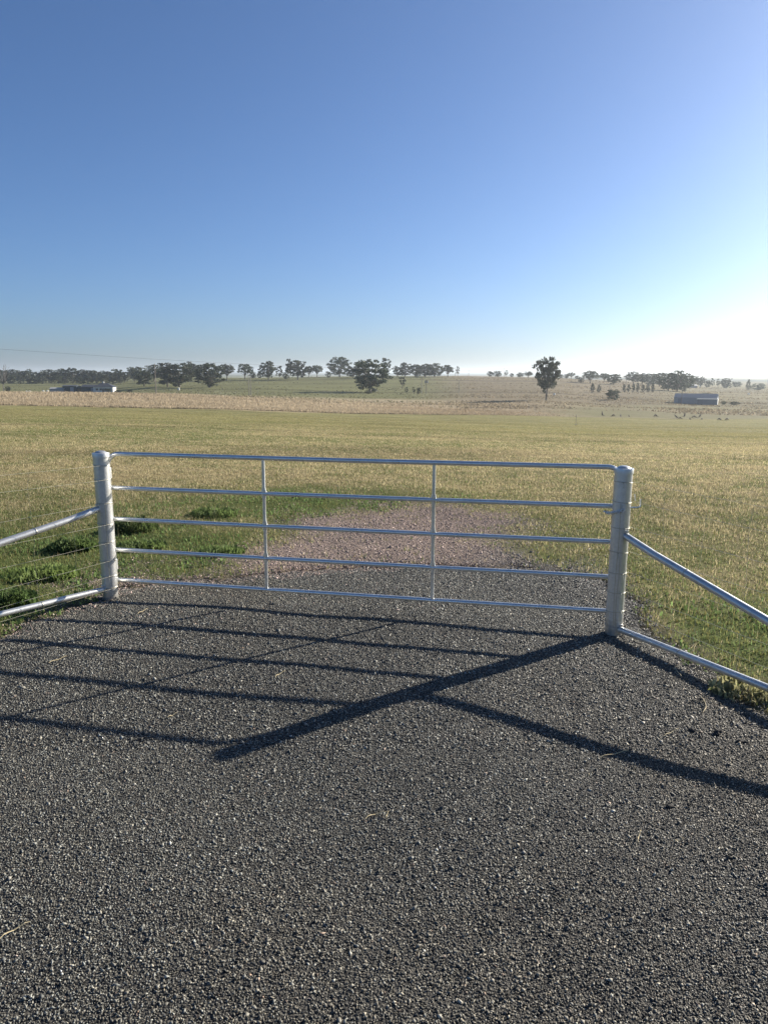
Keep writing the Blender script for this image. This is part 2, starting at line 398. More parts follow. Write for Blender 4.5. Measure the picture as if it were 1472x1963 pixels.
def streak(x, y):
    a = fbm(x*.07+2, y*.30, 43, 3); b_ = fbm(x*.012+7, y*.11, 44, 3)
    return (1-.22*sstep(.55, .72, a)*sstep(9, 16, y))*(.88+.24*b_)
def land_tint(x, y):
    n = len(x); D = np.maximum(y, 1); r = np.hypot(x, y)
    s = field_mix(x, y)
    near = lerp(GREEN[None]*np.ones((n, 1)), STRAW[None]*np.ones((n, 1)), s)
    near = lerp(near, OLIVE[None]*np.ones((n, 1)), sstep(25, 70, D)*.75)
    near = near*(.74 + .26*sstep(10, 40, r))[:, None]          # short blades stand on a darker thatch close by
    # faint wheel tracks and mowing bands across the paddock
    w1 = np.exp(-((D - (46+.10*x+3*np.sin(x*.05)))/1.1)**2)*.25 + np.exp(-((D-(105+.12*x+4*np.sin(x*.04)))/3.2)**2)*.28*sstep(20, 40, x)
    near *= ((1-w1)*streak(x, y))[:, None]
    eD = edge_D(x, y) + (fbm(x*.05, y*.02, 61, 2)-.5)*6
    t = x/D
    dry = lerp(DRY[None]*np.ones((n, 1)), FARB[None]*np.ones((n, 1)), sstep(.0, .25, t)*.75)
    dry = dry*(0.8+.45*fbm(x*.02, y*.12, 63, 3))[:, None]
    gk = sstep(.18, .3, t)*(fbm(x*.02+9, y*.05, 66, 3))
    dry = lerp(dry, FARG[None]*np.ones((n, 1)), np.clip(gk, 0, 1))
    col = lerp(near, dry, sstep(-3, 3, D-eD+5*(fbm(x*.09, y*.09, 79, 2)-.5)))
    # paddocks on the far slope: green in the middle and left, browner and rougher to the right
    fg = lerp(FARG[None]*np.ones((n, 1)), FARB[None]*np.ones((n, 1)), np.clip(sstep(.02, .12, t+.05*(fbm(x*.01, y*.01, 65, 2)-.5)) - .35*sstep(.3, .42, t), 0, 1))
    fg = fg*(.72+.56*fbm(x*.012, y*.05, 64, 4))[:, None]
    stripe = (np.exp(-((D-(330-.25*x))/5)**2)+np.exp(-((D-(470-.18*x))/5)**2))*.45
    fg = fg*(1-np.clip(stripe, 0, .6))[:, None]
    col = lerp(col, fg, sstep(235, 275, D+10*(fbm(x*.02, y*.02, 68, 2)-.5)))
    wood = sstep(900, 1600, D)*sstep(.38, .58, fbm(x*.0016, y*.0011, 67, 4)) + sstep(4000, 6000, D)*.6
    col = lerp(col, BUSH[None]*np.ones((n, 1)), np.clip(wood, 0, 1))
    # bare ground and gravel by the gate
    g = sstep(-.6, .7, grav_sd(x, y))*.85
    gc = lerp(PINK[None]*np.ones((n, 1)), np.array([[.15, .14, .13]])*np.ones((n, 1)), sstep(.4, 1.7, x+.4*(6.6-y)))
    col = lerp(col, gc*.80, np.where(r < 40, g, 0))
    e = sstep(-.35, 0, np.where(r < 40, seal_sd(x, y), -1))
    return lerp(col, SOIL[None]*np.ones((n, 1))*.75, e*.7)

# ------------------------------------------------------------------ the ground, one sheet to the horizon
az = np.concatenate([np.arange(-180, -44, 4.0), np.arange(-44, 44, .22), np.arange(44, 180, 4.0)])*math.pi/180
rr = np.concatenate([[0.0], np.exp(np.linspace(math.log(.6), math.log(60), 190)), np.exp(np.linspace(math.log(61), math.log(700), 330)), np.exp(np.linspace(math.log(710), math.log(9000), 110))])
A, Q = np.meshgrid(az, rr)
gx = (np.sin(A)*Q).ravel(); gy = (np.cos(A)*Q).ravel()
gzv = gz(gx, gy)
rad = np.hypot(gx, gy)
ssd = np.where(rad < 12, seal_sd(gx, gy), -9)
gzv = gzv - .040*sstep(-.12, .05, ssd)
far = np.clip((rad-1500)/3000, 0, 1)
gzv += far*(fbm(gx*.0012, gy*.0012, 91, 3)-.5)*10 + far*(fbm(gx*.008, gy*.004, 92, 2)-.4)*4
nr, na = A.shape
i0 = (np.arange(nr-1)[:, None]*na + np.arange(na)[None]).ravel(); j = np.tile((np.arange(na)+1) % na, nr-1) + np.repeat(np.arange(nr-1)*na, na)
Fq = np.stack([i0, i0+na, j+na, j], 1)
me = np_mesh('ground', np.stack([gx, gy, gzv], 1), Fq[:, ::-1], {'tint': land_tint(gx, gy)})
ground = tag(link('ground', me, m_ground, smooth=True), kind='structure')

# ------------------------------------------------------------------ the sealed driveway
st = .045
X, Y = np.meshgrid(np.arange(-7, 6.05, st), np.arange(-5.8, 6.6, st)); X = X.ravel(); Y = Y.ravel()
sd_ = seal_sd(X, Y)
Z = gz(X, Y) - .012*(1-sstep(0, .16, sd_))
nx = len(np.arange(-7, 6.05, st)); ny = len(np.arange(-5.8, 6.6, st))
ii = (np.arange(ny-1)[:, None]*nx + np.arange(nx-1)[None]).ravel()
Fq = np.stack([ii, ii+1, ii+1+nx, ii+nx], 1); keep = (sd_[Fq] > -.02).all(1)
Fq = Fq[keep]; used = np.unique(Fq); remap = np.full(len(X), -1); remap[used] = np.arange(len(used))
drive = tag(link('driveway', np_mesh('driveway', np.stack([X, Y, Z], 1)[used], remap[Fq]), m_seal, smooth=True), kind='structure')

OCT_V = np.array([[1,0,0],[0,1,0],[-1,0,0],[0,-1,0],[0,0,1],[0,0,-1.0]])
OCT_F = np.array([[0,1,4],[1,2,4],[2,3,4],[3,0,4],[1,0,5],[2,1,5],[3,2,5],[0,3,5]])
def stones(x, y, z, r, tint, flat=.75, seed=1):
    g = np.random.default_rng(seed); n = len(x)
    V = OCT_V[None]*(1+g.uniform(-.5, .45, (n, 6, 1))) + g.normal(0, .16, (n, 6, 3))
    V = V*np.stack([g.uniform(.8, 1.65, n), g.uniform(.65, 1.1, n), g.uniform(.4, .9, n)*flat], 1)[:, None]
    q = g.normal(size=(n, 4)); q[:, :2] *= .55; q /= np.linalg.norm(q, axis=1)[:, None]
    a, b_, c, d = q[:, 3], q[:, 0], q[:, 1], q[:, 2]
    Rm = np.stack([1-2*(c*c+d*d), 2*(b_*c-a*d), 2*(b_*d+a*c), 2*(b_*c+a*d), 1-2*(b_*b_+d*d), 2*(c*d-a*b_), 2*(b_*d-a*c), 2*(c*d+a*b_), 1-2*(b_*b_+c*c)], 1).reshape(n, 3, 3)
    V = np.einsum('nij,nkj->nki', Rm, V)*r[:, None, None] + np.stack([x, y, z], 1)[:, None]
    Fc = (OCT_F[None] + 6*np.arange(n)[:, None, None]).reshape(-1, 3)
    return V.reshape(-1, 3), Fc, np.repeat(tint, 6, 0)
def jgrid(pitch, y0, y1, tw, pad):
    xs = np.arange(-(tw*y1+pad), tw*y1+pad, pitch); ys = np.arange(y0, y1, pitch)
    X, Y = np.meshgrid(xs, ys); X = X.ravel() + rng.uniform(-.42, .42, X.size)*pitch; Y = Y.ravel() + rng.uniform(-.42, .42, Y.size)*pitch
    k = np.abs(X) < tw*Y+pad; return X[k], Y[k]
xa, ya = jgrid(.0069, 1.1, 3.1, .68, .4); xb, yb = jgrid(.0091, 3.1, 6.4, .68, .4)
x = np.concatenate([xa, xb]); y = np.concatenate([ya, yb]); base = np.concatenate([np.full(len(xa), .0037), np.full(len(xb), .0047)])
k = (seal_sd(x, y) > -.01) & (rng.random(len(x)) < .86); x, y, base = x[k], y[k], base[k]
r = base*np.exp(rng.normal(0, .30, len(x)))
tone = np.exp(rng.normal(0, .45, len(x)))*.138*(.70+.60*fbm(x*.8, y*.45, 55, 4))
warm = rng.normal(0, .035, len(x))
brown = sstep(.5, .72, fbm(x*.55+1, y*.35, 58, 3))*.10
tint = np.stack([tone*(1.01+warm+brown), tone, tone*(.855-warm-brown)], 1)
pk = rng.random(len(x)) < .010*(1+2*fbm(x*.7, y*.7, 56, 2)); tint[pk] = tint[pk]*np.array([1.25, .98, .9])
pk = rng.random(len(x)) < .0018; r[pk] *= 1.4; tint[pk] = np.array([.34, .32, .27])*rng.uniform(.6, 1.1, (pk.sum(), 1))
z = gz(x, y) - .012*(1-sstep(0, .16, seal_sd(x, y))) + r*.05 + rng.uniform(-.0010, .0018, len(x))
V, Fc, T = stones(x, y, z, r, np.clip(tint, .008, .6))
chips = tag(link('stone_chips', np_mesh('stone_chips', V, Fc, {'tint': T}), m_stone), kind='stuff',
            label='small dark grey stone chips bound into the sealed driveway')

# gravel behind the gate and along the edges of the seal
x = rng.uniform(-3.6, 4.4, 360000); y = rng.uniform(2.2, 10.8, 360000)
gs = grav_sd(x, y); ss = seal_sd(x, y)
p = np.maximum(sstep(-.9, 1.0, gs)*1.0, np.exp(-(ss/.13)**2)*.5)
p = p*(1-.75*sstep(1.5, 2.0, x+.3*(4.6-y))*(ss < -.15))
p = np.where(ss > .18, .03*sstep(4.2, 5.6, y), p)
k = rng.random(len(x)) < p; x, y = x[k], y[k]
r = .0060*np.exp(rng.normal(0, .34, len(x)))
tone = np.exp(rng.normal(0, .28, len(x)))
pinkw = 1-sstep(.4, 1.7, x+.4*(6.6-y)); pinkw = np.clip(pinkw + rng.normal(0, .3, len(x)), 0, 1)
tint = (PINK[None]*pinkw[:, None] + np.array([.17, .165, .155])[None]*(1-pinkw[:, None]))*tone[:, None]
z = gz(x, y) + r*.0 - .010*(1-sstep(0, .16, seal_sd(x, y)))*(seal_sd(x, y) > -.02)
V, Fc, T = stones(x, y, z, r, np.clip(tint, .01, .7), .8, 3)
tag(link('gravel', np_mesh('gravel', V, Fc, {'tint': T}), m_gravel), kind='stuff', label='pinkish brown and grey gravel spread behind the gate')

# ------------------------------------------------------------------ grass
def blades(x, y, z, h, w, tint, lean=.35, seed=2, bend=True):
    g = np.random.default_rng(seed); n = len(x)
    a = g.uniform(0, 2*math.pi, n); l = np.abs(g.normal(0, lean, n)); la = g.uniform(0, 2*math.pi, n)
    dx = np.cos(a)*w*.5; dy = np.sin(a)*w*.5
    tx = np.cos(la)*np.sin(l)*h; ty = np.sin(la)*np.sin(l)*h; tz = np.cos(l)*h
    P = np.stack([x, y, z], 1)
    b0 = P + np.stack([-dx, -dy, -h*.05], 1); b1 = P + np.stack([dx, dy, -h*.05], 1)
    m0 = P + np.stack([tx*.38-dx*.8, ty*.38-dy*.8, tz*.6], 1); m1 = P + np.stack([tx*.38+dx*.8, ty*.38+dy*.8, tz*.6], 1)
    tp = P + np.stack([tx, ty, tz], 1)
    V = np.stack([b0, b1, m1, m0, tp], 1).reshape(-1, 3)
    o = 5*np.arange(n)[:, None]
    Fc = np.concatenate([o+np.array([[0, 1, 2]]), o+np.array([[0, 2, 3]]), o+np.array([[3, 2, 4]])], 0)
    return V, Fc, np.repeat(tint, 5, 0)
def tris(x, y, z, h, w, tint, lean=.4, seed=2):
    g = np.random.default_rng(seed); n = len(x)
    a = g.uniform(0, 2*math.pi, n); l = np.abs(g.normal(0, lean, n)); la = g.uniform(0, 2*math.pi, n)
    P = np.stack([x, y, z], 1); d = np.stack([np.cos(a)*w*.5, np.sin(a)*w*.5, -h*.08], 1); d2 = d*np.array([-1, -1, 1])
    tp = P + np.stack([np.cos(la)*np.sin(l)*h, np.sin(la)*np.sin(l)*h, np.cos(l)*h], 1)
    V = np.stack([P+d, P+d2, tp], 1).reshape(-1, 3)
    return V, np.arange(3*n).reshape(n, 3), np.repeat(tint, 3, 0)
def blade_tint(x, y, s):
    n = len(x); isst = rng.random(n) < s
    g = np.array([.180, .203, .076])[None]*np.exp(rng.normal(0, .25, (n, 1))); g[:, 0] *= np.exp(rng.normal(0, .15, n))
    q = np.array([.47, .40, .235])[None]*np.exp(rng.normal(0, .25, (n, 1)))
    return np.where(isst[:, None], q, g), isst
N = 2700000
# density per square metre falls with distance while the tufts widen
u = rng.random(N); Dg = np.exp(np.linspace(math.log(1.3), math.log(185), 600))
dens = np.where(Dg < 9, 3600*(9/Dg)**.85, 3600*(9/Dg)**1.95); cdf = np.cumsum(dens*Dg*np.gradient(Dg)*1.6); tot = cdf[-1]; cdf /= tot
n = int(min(N, tot)); y = np.interp(rng.random(n), cdf, Dg); x = rng.uniform(-.80, .80, n)*y
k = np.ones(n, bool); ne = y < 12
ssd = np.full(n, -9.0); ssd[ne] = seal_sd(x[ne], y[ne]); gsd = np.full(n, -9.0); gsd[ne] = grav_sd(x[ne], y[ne])
k &= (ssd < -.03) & (rng.random(n) > sstep(-.9, .9, gsd)*.97) & (y < edge_D(x, y)-.5)
k &= rng.random(n) < (.45 + .55*sstep(.25, .6, fbm(x*.8, y*.8, 47, 3)))
x, y = x[k], y[k]; n = len(x)
ci = rng.integers(0, n, n); tuft = rng.random(n) < .38
ci = (ci//14)*14; sg = np.where(y[ci] < 30, .022, .0012*y[ci])
x = np.where(tuft, x[ci]+rng.normal(0, 1, n)*sg, x); y = np.where(tuft, y[ci]+rng.normal(0, 1, n)*sg, y)
s = field_mix(x, y); tint, isst = blade_tint(x, y, np.clip(s*.95+.04, 0, 1))
tint = lerp(tint, OLIVE[None]*np.exp(rng.normal(0, .3, (n, 1)))*1.25, sstep(20, 70, y)*.7)
tint = tint*streak(x, y)[:, None]
lowp = fbm(x*.6+4, y*.6, 48, 3)
h = np.where(isst, rng.uniform(.014, .042, n), rng.uniform(.014, .036, n))*(.55+.9*lowp)
h = h*np.where(tuft, 1.4, 1.0)
h = np.where(rng.random(n) < .005*isst, rng.uniform(.09, .17, n), h)
w = np.maximum(np.where(isst, .0050, .0075), y*.00095)
w = np.where(h > .085, np.maximum(.0026, y*.0004), w)
V, Fc, T = tris(x, y, gz(x, y), h, w, tint, 1.15)
tag(link('grass', np_mesh('grass', V, Fc, {'tint': T}), m_blade), kind='stuff', label='short green and straw coloured paddock grass behind the gate')

# clover and broad leaves low in the lush corners
x = rng.uniform(-6, 5, 170000); y = rng.uniform(2.4, 11.5, 170000)
lm = np.clip(1-np.hypot((x+2.9)/2.2, (y-6.1)/2.2), 0, 1)*1.6 + np.clip(1-np.hypot((x-2.7)/1.4, (y-4.0)/1.7), 0, 1)*1.2 + np.clip(1-np.hypot((x+.9)/2.8, (y-9.6)/1.6), 0, 1)*.7
k = (rng.random(len(x)) < np.clip(lm, 0, 1)*sstep(.42, .62, fbm(x*1.7, y*1.7, 51, 3))) & (seal_sd(x, y) < .03) & (grav_sd(x, y) < .1)
x, y = x[k], y[k]; n = len(x)
tint = np.array([.130, .190, .065])[None]*np.exp(rng.normal(0, .32, (n, 1)))
V, Fc, T = blades(x, y, gz(x, y), rng.uniform(.015, .045, n), rng.uniform(.010, .020, n), tint, 1.0, 5)
tag(link('clover', np_mesh('clover', V, Fc, {'tint': T}), m_weed), kind='stuff', label='low green clover and broad leaved ground cover round the gate posts')

# tall dry grass at the far edge of the paddock
n = 130000
t = rng.uniform(-.68, .30, n); eD0 = np.interp(t, TC, [PROF[c][0][0] for c in COLS])
y = eD0 + rng.random(n)**1.35*64 - .5; x = t*y
k = rng.random(n) < (1-sstep(.10, .28, t))*(.55+.45*sstep(.35, .6, fbm(x*.03, y*.1, 63, 3)))*(1-.65*sstep(-.02, .1, t)*sstep(10, 40, y-eD0)); x, y, t = x[k], y[k], t[k]; n = len(x)
tint = lerp(np.array([[.40, .33, .225]])*np.exp(rng.normal(0, .25, (n, 1))), np.array([[.26, .205, .135]])*np.exp(rng.normal(0, .25, (n, 1))), np.clip(sstep(-.1, .2, t) + (fbm(x*.04, y*.15, 62, 2)-.5)*.8, 0, 1))
h = rng.uniform(.3, .7, n)*(1-.6*sstep(-.05, .2, t))*(.5+.9*fbm(x*.05, y*.12, 74, 3))
V, Fc, T = tris(x, y, gz(x, y), h, rng.uniform(.10, .26, n), tint, .3, 8)
tag(link('dry_grass', np_mesh('dry_grass', V, Fc, {'tint': T}), m_blade), kind='stuff', label='tall dry buff grass along the far edge of the mown paddock')
# rough tussocks over the far slope
n = 90000
t = rng.uniform(-.6, .68, n); y = np.exp(rng.uniform(math.log(205), math.log(620), n)); x = t*y
k = rng.random(n) < sstep(.42, .62, fbm(x*.03, y*.12, 72, 3))*(.35+.65*sstep(.0, .15, t)); x, y, t = x[k], y[k], t[k]; n = len(x)
tint = lerp(np.array([[.13, .125, .065]])*np.exp(rng.normal(0, .3, (n, 1))), np.array([[.20, .165, .11]])*np.exp(rng.normal(0, .3, (n, 1))), sstep(.0, .15, t))
V, Fc, T = tris(x, y, gz(x, y), rng.uniform(.2, .5, n), rng.uniform(.3, .8, n), tint, .3, 9)
tag(link('tussock_grass', np_mesh('tussock_grass', V, Fc, {'tint': T}), m_blade), kind='stuff', label='rough tussock grass scattered over the far slope')

# ------------------------------------------------------------------ gate posts
LP = at0(213, 1146)[:2]; RP = at0(1175, 1213)[:2]
gd = RP-LP; GL = np.linalg.norm(gd); gd = gd/GL; gn = np.array([-gd[1], gd[0]])     # along the gate, and away from the viewer
def brace_pts(P, d, z0, slope, L, off=.045):
    return [(P[0]+d[0]*s, P[1]+d[1]*s, z0+slope*s) for s in (off, L)]
POST_H = 1.125
def gate_post(P, label, wires, vx):
    r = .057; g0 = g1(*P)
    t = tag(empty('gate_post', (P[0], P[1], g0)), label, 'gate post', 'gate posts')
    MB().lathe([(r, -.06), (r, POST_H-.02)], n=40).build('post_tube', m_post, t, True)
    MB().lathe([(.0572, POST_H-.034), (.0612, POST_H-.034), (.0618, POST_H-.004), (.0606, POST_H-.001), (.0440, POST_H), (.0400, POST_H+.004), (.030, POST_H+.011), (.016, POST_H+.015), (0, POST_H+.016)], n=40).build('post_cap', m_galv_post, t, True)
    for z in wires:
        a = vx+random.uniform(-.5, .5)
        mb = MB().torus((0, 0, z), r+.0022, .0021, 30, 6, (random.uniform(-.006, .006), random.uniform(-.006, .006)))
        c = (math.cos(a)*(r+.004), math.sin(a)*(r+.004))
        mb.torus((c[0], c[1], z), .0045, .002, 8, 5).tube([(c[0], c[1], z), (c[0]*1.1+.004, c[1]*1.1, z-.018), (c[0]*1.16, c[1]*1.16-.004, z-.03)], .0017, 5)
        mb.build('wire_wrap', m_wire, t, True)
    return t
WL = [1.035, .925, .745, .585, .445, .305, .185, .085]
WR = [1.035, .905, .735, .570, .430, .295, .165, .065]
pl = gate_post(LP, 'galvanised round steel post at the hinge end of the gate, beside the green weeds', WL, -1.3)
pr = gate_post(RP, 'galvanised round steel post at the latch end of the gate, with the chain and hook', WR, -1.5)
# a vertical tie wire runs down the face of each post
for t, a, z0, z1 in ((pl, -1.15, .74, .16), (pr, -2.0, .90, .06), (pr, -1.75, .55, .06)):
    pts = [(math.cos(a+.06*math.sin(s*7))*.0600, math.sin(a+.06*math.sin(s*7))*.0600, z0+(z1-z0)*s) for s in np.linspace(0, 1, 16)]
    MB().tube(pts, .0017, 5).build('tie_wire', m_wire, t, True)

# ------------------------------------------------------------------ the gate: five rails, two stays, rounded top corners
OFF = .092
G0 = LP + gn*OFF; gate_len = GL
gate = tag(empty('farm_gate', (G0[0], G0[1], g1(*G0)), math.atan2(gd[1], gd[0])), 'galvanised five rail steel farm gate closed across the driveway', 'gate')
RZ = [1.108, .846, .602, .358, .115]
rr_ = .0165; e0, e1, cr_ = -.005, gate_len+.005, .095
frame = []
for a in np.linspace(0, 1, 9): frame.append((e0+cr_-cr_*math.cos(a*math.pi/2), 0, RZ[0]-cr_+cr_*math.sin(a*math.pi/2)))
top = [(e0, 0, RZ[4]-.02), (e0, 0, .6)] + frame + [(gate_len/2, 0, RZ[0]-.004)] + [(e1-(p[0]-e0), 0, p[2]) for p in frame[::-1]] + [(e1, 0, .6), (e1, 0, RZ[4]-.02)]
MB().tube(top, rr_, 14).build('outer_frame', m_galv, gate, True)
SX = []
for px, py in ((508, 1010), (830, 1020)):
    rv = ray(px, py); kk = (G0@gn)/(rv[:2]@gn); SX.append(float((rv[:2]*kk-G0)@gd))
for i, z in enumerate(RZ[1:]):
    pts = []; rad = []
    def seg(xx, r): pts.append((xx, 0, z-.003*math.sin(math.pi*(xx-e0)/(e1-e0)))); rad.append(r)
    seg(e0+.012, (rr_*.7, rr_*.9)); seg(e0+.05, rr_*.97); 
    for sx in SX:
        seg(sx-.06, rr_*.97); seg(sx-.022, (rr_*.97, rr_*.80)); seg(sx+.022, (rr_*.97, rr_*.80)); seg(sx+.06, rr_*.97)
    seg(e1-.05, rr_*.97); seg(e1-.012, (rr_*.7, rr_*.9))
    MB().tube(pts, rad, 14).build('rail', m_galv, gate, True)
for sx in SX:
    # the stay is pierced by the middle rails: pressed narrow where they meet
    zs = []; rs = []
    for j, z in enumerate(RZ):
        if j == 0: zs += [z-.012]; rs += [.0125]
        elif j == 4: zs += [z+.03, z]; rs += [.0128, (.0125, .0125)]
        else:
            zs += [z+.045, z+.014, z-.014, z-.045]; rs += [.0128, (.0128, .0205), (.0128, .0205), .0128]
    MB().tube([(sx, 0, z) for z in zs], rs, 12).build('stay', m_galv, gate, True)
# hinge lugs on the hinge post side
for z in (.96, .24):
    MB().tube([(e0, 0, z-.04), (e0, 0, z+.04)], .023, 14).tube([(e0, -.01, z), (e0, -OFF+.05, z)], .010, 8).build('hinge', m_galv_post, gate, True)
# latch: a plate on the post, a short chain and an upturned hook
lat = tag(empty('gate_latch', (RP[0], RP[1], g1(*RP))), 'slotted latch plate with upturned steel hook bolted through the latch post', 'latch')
MB().box((-.004, -.0605, .862), (.030, .008, .055), 0, .002).build('latch_plate', m_galv_post, lat)
MB().tube([(-.03, -.03, .862), (.06, .012, .862), (.112, .018, .862), (.126, .019, .866), (.130, .020, .878), (.128, .020, .915)], .0052, 8).tube([(.098, .03, .905), (.094, .03, .93), (.092, .03, .945)], .004, 6).build('hook', m_galv, lat, True)
MB().tube([(.0, -.066, .862), (.0, -.073, .862)], .0085, 6).build('bolt_head', m_galv, lat)
ch = MB()
cpts = [Vector((-.010, -.072, .858)), Vector((-.045, -.055, .846)), Vector((-.066, -.022, .832)), Vector((-.075, .03, .822)), Vector((-.085, .075, .825))]
fine = []
for i in range(len(cpts)-1):
    for s in np.linspace(0, 1, 3, endpoint=False): fine.append(cpts[i].lerp(cpts[i+1], s))
fine.append(cpts[-1])
for i in range(len(fine)-1):
    a, bb = fine[i], fine[i+1]; d = (bb-a); L = d.length*.72; d.normalize(); c = (a+bb)/2
    s1 = d.cross(Vector((0, 0, 1))).normalized(); s2 = d.cross(s1)
    sdv = s1 if i % 2 else s2
    ch.tube([c + d*L*math.cos(q) + sdv*.0095*math.sin(q) for q in np.linspace(0, 2*math.pi, 13)], .0031, 6, cap=False)
chain = link('gate_chain', ch.mesh('gate_chain'), m_galv, None, True); chain.location = (RP[0], RP[1], g1(*RP))
tag(chain, 'short galvanised chain looped from the gate rail round the latch post', 'chain')

# ------------------------------------------------------------------ wing fences: brace tubes and wires
dl = np.array([-.585, -.811]); dl /= np.linalg.norm(dl)
dr = np.array([.443, -.896]); dr /= np.linalg.norm(dr)
def wing(P, d, zs, up0, ups, lo0, los, L, side, wl_end):
    g0 = g1(*P)
    def pt(s, z, o=0.0): return (P[0]+d[0]*s-d[1]*o, P[1]+d[1]*s+d[0]*o, g0+z)
    top = tag(link('diagonal_brace', MB().tube([pt(.052, up0), pt(.30, up0+ups*.30), pt(L, up0+ups*L)], .0235, 16).mesh('diagonal_brace'), m_galv_post, None, True),
              'galvanised diagonal stay tube running down from the %s post' % side, 'brace', 'fence braces')
    low = tag(link('bottom_brace', MB().tube([pt(.052, lo0), pt(.3, lo0+los*.3), pt(L, lo0+los*L)], .021, 16).mesh('bottom_brace'), m_galv_post, None, True),
              'galvanised brace tube lying just above the ground beside the %s post' % side, 'brace', 'fence braces')
    for o, z in ((top, up0), (low, lo0)):
        mb = MB(); a = Vector(pt(.050, z+.018)); mb.box(a, (.03, .012, .035), math.atan2(d[1], d[0])); mb.build('bracket', m_galv, o)
        MB().tube([pt(.07, z+.026), pt(.07, z+.040)], .006, 6).build('bolt', m_galv, o)
        for s_ in (.55, 1.15, 1.8):
            zz = z + (ups if o is top else los)*s_
            c = pt(s_, zz); n_ = Vector((-d[1], d[0], 0)); rad_ = (.0235 if o is top else .021)+.002
            MB().tube([Vector(c)+n_*rad_*math.cos(q)+Vector((d[0]*.15, d[1]*.15, 1))*rad_*math.sin(q) for q in np.linspace(0, 2*math.pi, 15)], .0016, 5, cap=False).build('wire_tie', m_wire, o, True)
    f = tag(empty('wire_fence', (P[0], P[1], g0)), 'netting of thin horizontal wires strained away from the %s post' % side, 'fence', 'wire fences')
    for z, ze in zip(zs, wl_end):
        pts = [Vector(pt(s, z+(ze-z)*s/L - .012*math.sin(math.pi*s/L), .060)) - Vector((P[0], P[1], g0)) for s in np.linspace(0, L, 12)]
        MB().tube(pts, .00085, 6).build('line_wire', m_wire, f, True)
    for s in np.arange(.30, L, .30):
        zt = zs[0]+(wl_end[0]-zs[0])*s/L; zb = zs[-1]+(wl_end[-1]-zs[-1])*s/L
        pts = []
        for k_ in range(len(zs)):
            z = zs[k_]+(wl_end[k_]-zs[k_])*s/L - .012*math.sin(math.pi*s/L)
            pts.append(Vector(pt(s+.010*math.sin(k_*2.1+s*9), z, .060)) - Vector((P[0], P[1], g0)))
        MB().tube(pts, .0008, 5).build('picket_wire', m_wire, f, True)
wing(LP, dl, WL, .705, -.155, .075, .02, 2.7, 'left hand', [1.10, .98, .74, .58, .41, .25, .13, .04])
wing(RP, dr, WR, .685, -.228, .046, .022, 2.7, 'right hand', [1.03, .90, .73, .57, .43, .29, .16, .06])

# ------------------------------------------------------------------ weeds, stalks, clods, leaves by the gate
def weed(px, py, rad, hgt, n, label, seed, col=(.060, .115, .040), D=None):
    g = np.random.default_rng(seed); P = at0(px, py); n = int(n*3.2); col = (col[0]*2.1, col[1]*1.5, col[2]*1.45); hgt *= .8
    a = g.uniform(0, 2*math.pi, n); q = np.sqrt(g.random(n))*rad; x = np.cos(a)*q; y = np.sin(a)*q*.8
    z = g.random(n)*hgt*(1-(q/rad)**2*.7)
    tint = np.array(col)[None]*np.exp(g.normal(0, .3, (n, 1)))
    V, Fc, T = blades(x, y, z, g.uniform(.02, .055, n), g.uniform(.012, .026, n), tint, 1.1, seed)
    lo = link('leaves', np_mesh('weed_leaves', V, Fc, {'tint': T}), m_weed)
    t = tag(empty('weed_clump', (P[0], P[1], g1(P[0], P[1]))), label, 'weed', 'broad leaved weed clumps')
    lo.parent = t
    mb = MB()
    for i in range(9):
        aa = g.uniform(0, 2*math.pi); l = rad*g.uniform(.3, .8)
        mb.tube([(0, 0, -.02), (math.cos(aa)*l*.4, math.sin(aa)*l*.4, hgt*.5), (math.cos(aa)*l, math.sin(aa)*l*.8, hgt*g.uniform(.6, 1.0))], [.004, .003, .0015], 5)
    mb.build('stems', m_weed_stem, t)
m_weed_stem = simple('weed_stem', (.10, .14, .05), .7)
weed(255, 1018, .26, .20, 420, 'dark leafy weed clump just behind the hinge post at middle rail height', 11, (.045, .085, .032))
weed(140, 1052, .24, .15, 380, 'leafy weed clump seen through the left fence wires', 12, (.05, .10, .035))
weed(425, 1062, .22, .07, 260, 'low green weed patch at the left edge of the pink gravel', 13)
weed(270, 1048, .26, .08, 280, 'low weed rosette in front of the dark clump by the hinge post', 14)
weed(412, 988, .30, .11, 260, 'weed tuft on the turf between hinge post and first gate stay', 15)
weed(20, 1158, .20, .14, 260, 'shaded weed clump above the left bottom brace at the frame edge', 16, (.04, .085, .03))
weed(1432, 1322, .20, .012, 130, 'leafy weeds hugging the right bottom brace, coloured pale as if backlit', 19, (.15, .20, .11))  # paler leaf colour stands in for sun coming from behind
weed(80, 1105, .32, .07, 420, 'bright green clover mat below the left diagonal brace', 20, (.075, .14, .045))

m_straw = simple('straw', (.46, .38, .22), .8, var=.15)
def stalk(px, py, px2, py2, label, curve=.012):
    a = at0(px, py); b_ = at0(px2, py2); P = (a+b_)/2; P[2] = g1(P[0], P[1])+.011
    n_ = np.array([-(b_-a)[1], (b_-a)[0], 0]); n_ = n_/np.linalg.norm(n_)
    pts = [a+(b_-a)*s + n_*curve*math.sin(math.pi*s) - P for s in np.linspace(0, 1, 7)]
    for p, s in zip(pts, np.linspace(0, 1, 7)): p[2] = .002+.004*math.sin(s*9)
    o = link('straw_stalk', MB().tube(pts, [.0019]*6+[.0009], 5).mesh('straw_stalk'), m_straw); o.location = tuple(P)
    tag(o, label, 'straw', 'dry stalks lying on the driveway')
stalk(1343, 1338, 1346, 1368, 'curved dry stalk standing on the seal below the right brace shadow', .02)
stalk(1290, 1283, 1305, 1300, 'dry stalk lying across the shadow of the right bottom brace', .004)
stalk(1150, 1452, 1205, 1440, 'long dry stalk lying across the shadow of the right diagonal brace', .006)
